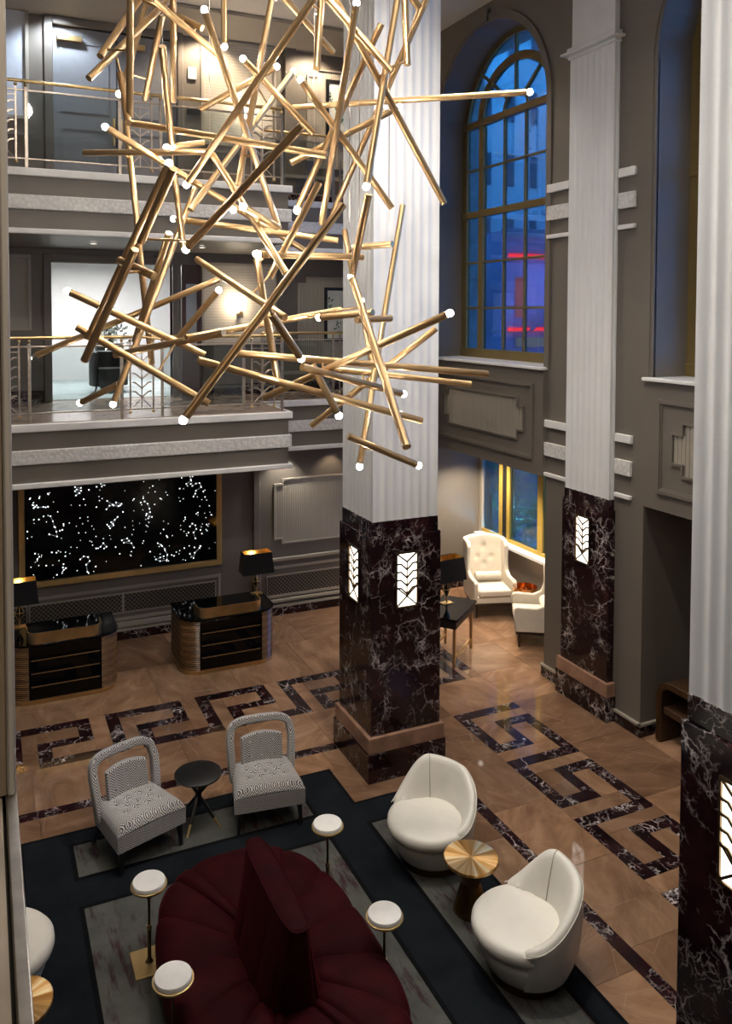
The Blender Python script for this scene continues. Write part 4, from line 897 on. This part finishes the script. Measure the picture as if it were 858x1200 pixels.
for i in range(len(STARS) - 1):
    a, b = Vector(STARS[i]), Vector(STARS[i + 1])
    if (a - b).length < .13: m.rod((a.x - 2.155, -.061, a.y), (b.x - 2.155, -.061, b.y), .0018, n=4)
m.build('constellation_lines', glow('line_light', (.8, .85, .9), .8), t, kind='stuff')

# ------------------------------------------------------------------ alcove: wing chairs, tray table, console
def wing(label, x, y, rz):
    t = thing('wing_chair', label, 'chair', (x, y, 0), rz, 'cream wing chairs in the window alcove'); t.scale = (1.12, 1.12, 1.10)   # faces -Y
    LEGW = plain('dark_wood', (.02, .010, .006), .3)
    for sx, sy in ((-.29, -.30), (.29, -.30), (-.27, .30), (.27, .30)): M().rod((sx, sy, .22), (sx * 1.03, sy * (1.0 if sy < 0 else 1.15), 0), .028, .016, n=4).build('leg', LEGW, t, smooth=False)
    M().box(-.335, .335, -.35, .33, .20, .24).build('seat_rail', LEGW, t, bevel=.006)
    M().box(-.33, .33, -.35, .32, .24, .36).build('seat_frame', LINEN, t, bevel=.02)
    M().box(-.27, .27, -.37, .22, .345, .47).build('seat_cushion', LINEN, t, bevel=.035)
    def bk(u, v):
        z = .30 + .84 * v; wd = .27 + .06 * min(1, v * 1.4); x_ = -wd + 2 * wd * u; y_ = .20 + .17 * v + .035 * (1 - (2 * u - 1) ** 2); zz = z + (.05 * (1 - (2 * u - 1) ** 2) if v > .9 else 0)
        for bx_, bz in ((-.12, .82), (.12, .82), (0, .98), (0, .70)): y_ += .02 * math.exp(-((x_ - bx_) ** 2 + (z - bz) ** 2) / .0012)
        return (x_, y_, zz)
    m = M().grid(bk, 24, 24); n0 = len(m.v); m.v += [(a, b + .10, c) for a, b, c in m.v]; nf = len(m.f); m.f += [tuple(reversed([i + n0 for i in f])) for f in m.f[:nf]]
    W_ = 25; e = list(range(25)) + [25 * j + 24 for j in range(1, 25)] + [25 * 24 + i for i in range(23, -1, -1)] + [25 * j for j in range(23, 0, -1)]
    m.f += [(e[i], e[(i + 1) % len(e)], e[(i + 1) % len(e)] + n0, e[i] + n0) for i in range(len(e))]
    m.build('backrest', LINEN, t, bevel=.015)
    for s in (-1, 1):
        # arm rising into the wing
        prof = [(-.36, .24), (-.38, .58), (-.34, .62), (-.05, .61), (.06, .66), (.11, .80), (.10, 1.06), (.16, 1.14), (.42, 1.15), (.40, .8), (.30, .24)]
        M().prism(prof, .285 * s, .355 * s, 'x').build('wing_arm', LINEN, t, bevel=.02)
    def bol(a): return a
    M().rod((-.22, .10, .56), (.22, .10, .56), .075, n=20).build('bolster_cushion', LINEN, t, bevel=.02)
wing('cream high-backed wing chair against the window, facing the lobby', 8.52, 12.62, math.radians(-18))
wing('second cream wing chair, nearer, cut off by the grey pier', 8.50, 11.13, math.radians(-122))
t = thing('tray_table', 'round copper bowl-topped side table between the wing chairs', 'side table', (8.83, 11.95, 0))
M().lathe([(.12, 0), (.12, .02), (.03, .04), (.03, .50)], n=24).build('pedestal', BRASS, t)
M().lathe([(.03, .50), (.20, .51), (.21, .52), (.215, .62), (.205, .62), (.20, .53), (.001, .525)], n=40).build('bowl_top', metal('copper', (.85, .38, .14), .18), t)
t = thing('console_table', 'black console table behind the central column with brass legs', 'table', (6.87, 11.25, 0), math.radians(40))
M().box(-.55, .40, -.26, .26, .62, .75).build('apron', BLACKW, t, bevel=.01); M().box(-.58, .43, -.29, .29, .75, .785).build('top', BLACKG, t, bevel=.004)
for sx in (-.50, .36):
    for sy in (-.22, .22): M().box(sx - .02, sx + .02, sy - .02, sy + .02, 0, .62).build('leg', BRASS, t)
M().box(-.52, .38, -.235, -.205, .14, .17).build('stretcher', BRASS, t); M().box(-.52, .38, .205, .235, .14, .17).build('stretcher', BRASS, t)
shade_lamp('unlit black shaded lamp on the console behind the central column', 6.86, 11.38, .785, .1, 1.08, 1.2)
t = thing('bench', 'dark brown bench with rounded brass-edged end, behind the near column', 'bench', (8.13, 7.2, 0))
WN = plain('walnut', (.055, .028, .014), .3)
pts = [(0, -.6, .02), (0, -.6, .62), (0, -.56, .72), (0, -.48, .78), (0, .48, .78), (0, .58, .72), (0, .62, .62), (0, .62, .02)]
M().sweep(pts, .09, .5, (1, 0, 0)).build('wrapped_frame', WN, t, bevel=.01); M().sweep([(-.255, b, c) for _, b, c in pts], .05, .012, (1, 0, 0)).build('brass_edge', BRONZE, t)
M().box(-.23, .23, -.55, .56, .38, .48).build('seat', WN, t, bevel=.02)
# upper floor furnishings
t = thing('club_chair', 'black leather club chair in the bright room behind the lower balcony', 'chair', (2.22, 16.2, 3.985), .25)
BL = plain('black_leather', (.012, .014, .014), .35, bmp=.2)
m = M().ring([(.36 * math.cos(a), .36 * math.sin(a)) for a in [PI * (-.15 + 1.3 * i / 24) for i in range(25)]], [(.26 * math.cos(a), .26 * math.sin(a)) for a in [PI * (-.15 + 1.3 * i / 24) for i in range(25)]], .12, .78, 'z', closed=False); m.build('tub_back', BL, t, bevel=.03)
M().lathe([(.30, .12), (.31, .16), (.31, .42), (.28, .46), (.001, .47)], n=28).build('seat', BL, t)
for k in range(4): a = PI / 4 + k * PI / 2; M().rod((.24 * math.cos(a), .24 * math.sin(a), .12), (.27 * math.cos(a), .27 * math.sin(a), 0), .02, .012).build('leg', BLACKW, t)
t = thing('plant_bowl', 'low bowl of dark foliage behind the black club chair', 'plant', (2.35, 17.0, 3.985))
M().lathe([(.2, 0), (.22, .5), (.30, .9), (.28, .9)], n=20).build('planter', BLACKW, t)
m = M(); rr_ = random.Random(3)
for i in range(160):
    a = rr_.uniform(0, 2 * PI); r = rr_.uniform(0, .42); c = Vector((r * math.cos(a), r * math.sin(a), .9 + rr_.uniform(0, .32))); d = Vector((rr_.uniform(-1, 1), rr_.uniform(-1, 1), rr_.uniform(-.3, 1))).normalized() * .12; sd = d.orthogonal().normalized() * .035
    m.add([c, c + d * .5 + sd, c + d, c + d * .5 - sd], [(0, 1, 2, 3)])
m.build('foliage', plain('dark_leaf', (.012, .022, .012), .5), t, kind='stuff')
for Y, z in ((14.8, 5.50), (14.3, 8.95)):
    t = thing('wall_sconce', 'brass wall sconce with tall glowing tube on the ' + ('lower' if z < 6 else 'upper') + ' balcony wall', 'lamp', (4.40, Y, z))
    M().box(-.05, .05, -.06, -.031, -.06, .03).build('backplate', BRASS, t, bevel=.004); m = M().rod((0, -.05, -.03), (-.06, -.10, -.03), .012); m.rod((-.06, -.10, -.06), (-.06, -.10, .0), .02); m.build('arm', BRASS, t)
    M().rod((-.06, -.10, 0), (-.06, -.10, .34), .014).build('glow_tube', glow('sconce_glow', (1, .88, .68), 14), t)
    lamp('POINT', (4.32, Y - .2, z + .17), 22, (1, .84, .62), .05)
PAPER = plain('picture_paper', (.62, .63, .58), .6); LEAF = plain('painted_leaf', (.02, .09, .04), .6)
for n_, (Y, z0, z1, x0, x1) in enumerate(((14.8, 4.95, 6.0, 6.10, 6.75), (14.3, 8.75, 9.85, 5.92, 6.60))):
    t = thing('framed_picture', 'black framed leaf print on the ' + ('lower' if n_ == 0 else 'upper') + ' balcony wall beside the column', 'picture', (x0, Y, z0)); a, b = x1 - x0, z1 - z0
    M().ring([(0, 0), (a, 0), (a, b), (0, b)], [(.06, .06), (a - .06, .06), (a - .06, b - .06), (.06, b - .06)], -.045, -.016, 'y').build('frame', BLACKW, t); M().box(.05, a - .05, -.03, -.018, .05, b - .05).build('paper', PAPER, t)
    m = M(); rr_ = random.Random(9 + n_)
    for i in range(26):
        k = i / 25; x = .20 + .12 * math.sin(k * 5) + rr_.uniform(-.05, .05); z = .22 + .6 * k; l = rr_.uniform(.05, .09); aa = rr_.uniform(0, 2 * PI)
        m.add([(x, -.032, z), (x + l * .5 * math.cos(aa + .4), -.033, z + l * .5 * math.sin(aa + .4)), (x + l * math.cos(aa), -.032, z + l * math.sin(aa)), (x + l * .5 * math.cos(aa - .4), -.033, z + l * .5 * math.sin(aa - .4))], [(0, 1, 2, 3)])
    m.build('painted_leaves', LEAF, t, smooth=False)
t = thing('wall_notice', 'small white notice plate on the upper balcony wall', 'sign', (3.34, 14.3, 9.56)); M().box(0, .14, -.035, -.002, 0, .20).build('plate', STONEW, t)
t = thing('wall_switch', 'dark switch plate below the notice on the upper balcony wall', 'switch', (3.32, 14.3, 8.95)); M().box(0, .22, -.035, -.002, 0, .12).build('plate', BLACKW, t)

# ------------------------------------------------------------------ chandelier
ch = thing('chandelier', 'huge chandelier of criss-crossing brushed gold rods with glowing tips', 'chandelier', (2.3, 6.5, 10.65))
O = Vector((2.3, 6.5, 10.65))
def L_(p): return Vector(p) - O
for i, r in enumerate(RODS):
    p, q = Vector(r[0:3]), Vector(r[3:6]); M().rod(L_(p), L_(q), .0285, n=14).build('rod', RODM, ch, angle=50)
    if r[6] in 'ab':
        e, o = (p, q) if r[6] == 'a' else (q, p); d = (e - o).normalized()
        M().ball(L_(e + d * .03), .027, 8).build('bulb', BULB, ch)
        M().rod(L_(e - d * .002), L_(e + d * .012), .026).build('socket', NICKEL, ch)
for b in ((1.072, 7.056, 7.312), (2.403, 6.417, 6.348), (1.923, 6.633, 6.353)): M().ball(L_(b), .027, 8).build('bulb', BULB, ch)
# connectors where rods pass close to one another
cn = 0
segs = [(Vector(r[0:3]), Vector(r[3:6])) for r in RODS]
for i in range(len(segs)):
    best = None
    for j in range(len(segs)):
        if j == i: continue
        p, u = segs[i][0], segs[i][1] - segs[i][0]; q, v = segs[j][0], segs[j][1] - segs[j][0]; w0 = p - q
        a, b, c, d, e = u.dot(u), u.dot(v), v.dot(v), u.dot(w0), v.dot(w0); den = a * c - b * b
        if den < 1e-6: continue
        s = min(.95, max(.05, (b * e - c * d) / den)); t_ = min(.95, max(.05, (a * e - b * d) / den)); P1, P2 = p + u * s, q + v * t_; L = (P1 - P2).length
        if L > .05 and (best is None or L < best[0]): best = (L, P1, P2)
    if best and best[0] < .45: M().rod(L_(best[1]), L_(best[2]), .009, n=8).build('connector', RODM, ch)
for x, y, z in ((1.9, 7.3, 6.9), (2.75, 6.9, 6.6), (3.3, 6.5, 6.3), (3.15, 6.8, 6.3), (1.4, 6.9, 7.0), (2.85, 6.35, 6.2)):
    M().rod(L_((x, y, z)), L_((x, y, 10.62)), .0035, n=6).build('cable', NICKEL, ch)
M().lathe([(.9, -.06), (.92, -.03), (.92, 0)], n=48).build('canopy', BRASS, ch)
# recessed downlights in ceilings
for x, y, z, lb, g in ((5.35, 13.3, 10.65, 'recessed downlight in the high ceiling right beside the central column', 'downlights in the high ceiling'), (3.1, 13.1, 10.65, 'recessed downlight in the high ceiling, middle of the upper gallery', 'downlights in the high ceiling'),
                     (1.2, 13.1, 10.65, 'recessed downlight in the high ceiling above the grey double door', 'downlights in the high ceiling'), (1.6, 13.2, 6.57, 'recessed downlight under the upper balcony before the bright doorway', 'downlights under the upper balcony'),
                     (3.3, 13.2, 6.57, 'recessed downlight under the upper balcony before the mahogany door', 'downlights under the upper balcony'), (5.6, 14.15, 6.57, 'recessed downlight under the upper balcony next to the central column', 'downlights under the upper balcony'),
                     (4.95, 13.8, 3.08, 'recessed downlight washing the reeded wall panel under the lower balcony', 'downlights at ground level'), (8.55, 12.9, 3.05, 'recessed downlight over the wing chairs in the window alcove', 'downlights at ground level')):
    t = thing('downlight', lb, 'lamp', (x, y, z), 0, g)
    M().ring([(.06 * math.cos(a), .06 * math.sin(a)) for a in [2 * PI * i / 20 for i in range(20)]], [(.042 * math.cos(a), .042 * math.sin(a)) for a in [2 * PI * i / 20 for i in range(20)]], -.012, 0).build('trim_ring', WHITE_P, t)
    M().lathe([(.001, -.004), (.042, -.004)], n=20, caps=False).build('lens', glow('downlight_lens', (1, .9, .75), 9), t)

# ------------------------------------------------------------------ outside at dusk
STO = plain('granite_outside', (.78, .80, .78), .7, var=.2, scale=7, src='Position')
box('floor_street', plain('street', (.20, .24, .28), .6), 9.4, 60, -5, 70, -.3, -.15)
wing_ = thing('stone_wing', 'pale granite wing of the building seen through the window side lights', 'building', (9.0, 14.9, 3.2))
M().box(-.55, .42, -.6, .6, 0, 9).build('core', plain('mortar', (.12, .13, .14), .8), wing_)
for j in range(12):
    for i in range(3 if j % 2 else 2):
        a = -.55 + (.97 / 2) * i - (.24 if j % 2 else 0); b = a + .97 / 2; a, b = max(a, -.55), min(b, .42)
        if b - a > .05: M().box(a + .006, b - .006, -.62, -.6, j * .75 + .006, j * .75 + .744).build('stone', STO, wing_, smooth=False)
def tower(label, x0, x1, y0, y1, h, col, nx, nz, lit=.06, z0=-.15):
    t = thing('tower_building', label, 'building', ((x0 + x1) / 2, y0, z0)); w_ = x1 - x0
    M().box(-w_ / 2, w_ / 2, 0, y1 - y0, 0, h).build('facade', plain('facade_stone', col, .8, var=.12, scale=.6), t, smooth=False)
    r_ = random.Random(int(x0 * 7)); DG = base('dark_glass', (.10, .13, .17), .2)[0]; LG = glow('lit_window', (1, .85, .6), .7); wd = {}
    ww_, hh = w_ / nx * .30, h / nz * .50
    for i in range(nx):
        for j in range(nz):
            lt = r_.random() < lit
            if lt not in wd: wd[lt] = o = M().box(0, ww_, -.03, 0, 0, hh).build('window', LG if lt else DG, t, smooth=False)
            else: o = wd[lt].copy(); C.objects.link(o)
            o.location = (-w_ / 2 + w_ * (i + .28) / nx, 0, h * (j + .25) / nz)
            if lt: o['label'] = 'lit window'
tower('pale stone tower across the street with rows of dark windows', 17.5, 22.9, 27, 33, 30, (.66, .70, .72), 5, 12)
tower('darker narrow tower across the street at the right of the window', 23.1, 29, 28, 34, 26, (.34, .36, .42), 5, 12, .12)
tower('distant building far right across the street', 29.5, 42, 22, 30, 18, (.4, .44, .5), 9, 7, .1)
t = thing('shopfront', 'low shopfront across the street with red neon strips and purple lit walls', 'building', (19.5, 25.5, -.15))
M().box(-1.9, 5.5, 0, 1.4, 0, 8.7).build('facade', plain('purple_lit_facade', (.42, .36, .55), .6, var=.25, scale=.8), t, smooth=False)
RED = glow('red_neon', (1, .03, .05), 7)
for z in (7.75, 5.0): M().box(-1.6, 4.4, -.12, -.04, z, z + .13).build('neon_strip', RED, t)
M().box(-1.9, 5.5, -.25, 0, 8.5, 8.8).build('cornice', plain('shop_cornice', (.25, .27, .36), .6), t)
M().box(.9, 3.2, -.06, 0, 5.6, 7.3).build('backlit_panel', glow('amber_panel', (1, .50, .30), .6), t); M().box(-1.25, -.8, -.06, 0, 5.5, 7.0).build('backlit_panel', glow('pink_panel', (1, .35, .55), 1.3), t)
M().box(-1.2, .2, -.06, 0, 4.4, 4.75).build('backlit_panel', glow('white_panel', (.6, .75, 1), 1.0), t); M().box(1.6, 2.6, -.06, 0, 3.9, 5.6).build('backlit_panel', glow('violet_panel', (.45, .42, 1), .8), t)
m = M()
for s in (0, .35): m.sweep([(-1.0, -.6, 5.0 + s), (4.2, -.6, 8.8 + s)], .08, .08, (0, 1, 0))
for i in range(9): a = i / 9; m.sweep([(-1 + 5.2 * a, -.6, 5 + 3.8 * a), (-1 + 5.2 * (a + .055), -.6, 5.35 + 3.8 * (a + .055))], .05, .05, (0, 1, 0))
m.build('truss', plain('truss_steel', (.18, .24, .34), .5), t)
lamp('POINT', (19.2, 24.3, 6.3), 420, (.35, .35, 1), .03); lamp('POINT', (21.6, 24.6, 4.4), 300, (1, .35, .45), .03); lamp('POINT', (20.6, 24.0, 9.6), 200, (.3, .6, 1), .03)
def bush(label, x, y, h, seed):
    t = thing('shrub', label, 'plant', (x, y, -.15)); r_ = random.Random(seed); m = M()
    for i in range(900):
        a = r_.uniform(0, 2 * PI); q = r_.random() ** .5; zz = r_.random(); r = .62 * q * math.sin(PI * min(.97, .15 + zz * .8)) * 1.1; c = Vector((r * math.cos(a), r * math.sin(a), .2 + zz * h))
        d = Vector((math.cos(a) + r_.uniform(-.6, .6), math.sin(a) + r_.uniform(-.6, .6), r_.uniform(-.2, .9))).normalized() * r_.uniform(.08, .16); sd = d.orthogonal().normalized() * .03
        m.add([c, c + d * .5 + sd, c + d, c + d * .5 - sd], [(0, 1, 2, 3)])
    m.build('foliage', plain('shrub_leaf', (.16, .36, .15), .5, var=.4), t, kind='stuff'); M().rod((0, 0, 0), (0, 0, h * .7), .03).build('stem', BRONZE, t)
bush('leafy shrub outside the alcove window, left pane', 10.4, 15.4, 2.3, 1); bush('leafy shrub outside the alcove window, middle pane', 10.9, 13.9, 1.6, 2); bush('tall shrub beyond the others outside the alcove window', 12.2, 17.0, 2.6, 6); bush('broad shrub farther along the pavement outside the alcove window', 12.6, 15.2, 1.8, 7); bush('low shrub outside the alcove window, right', 10.5, 12.3, 1.1, 4)
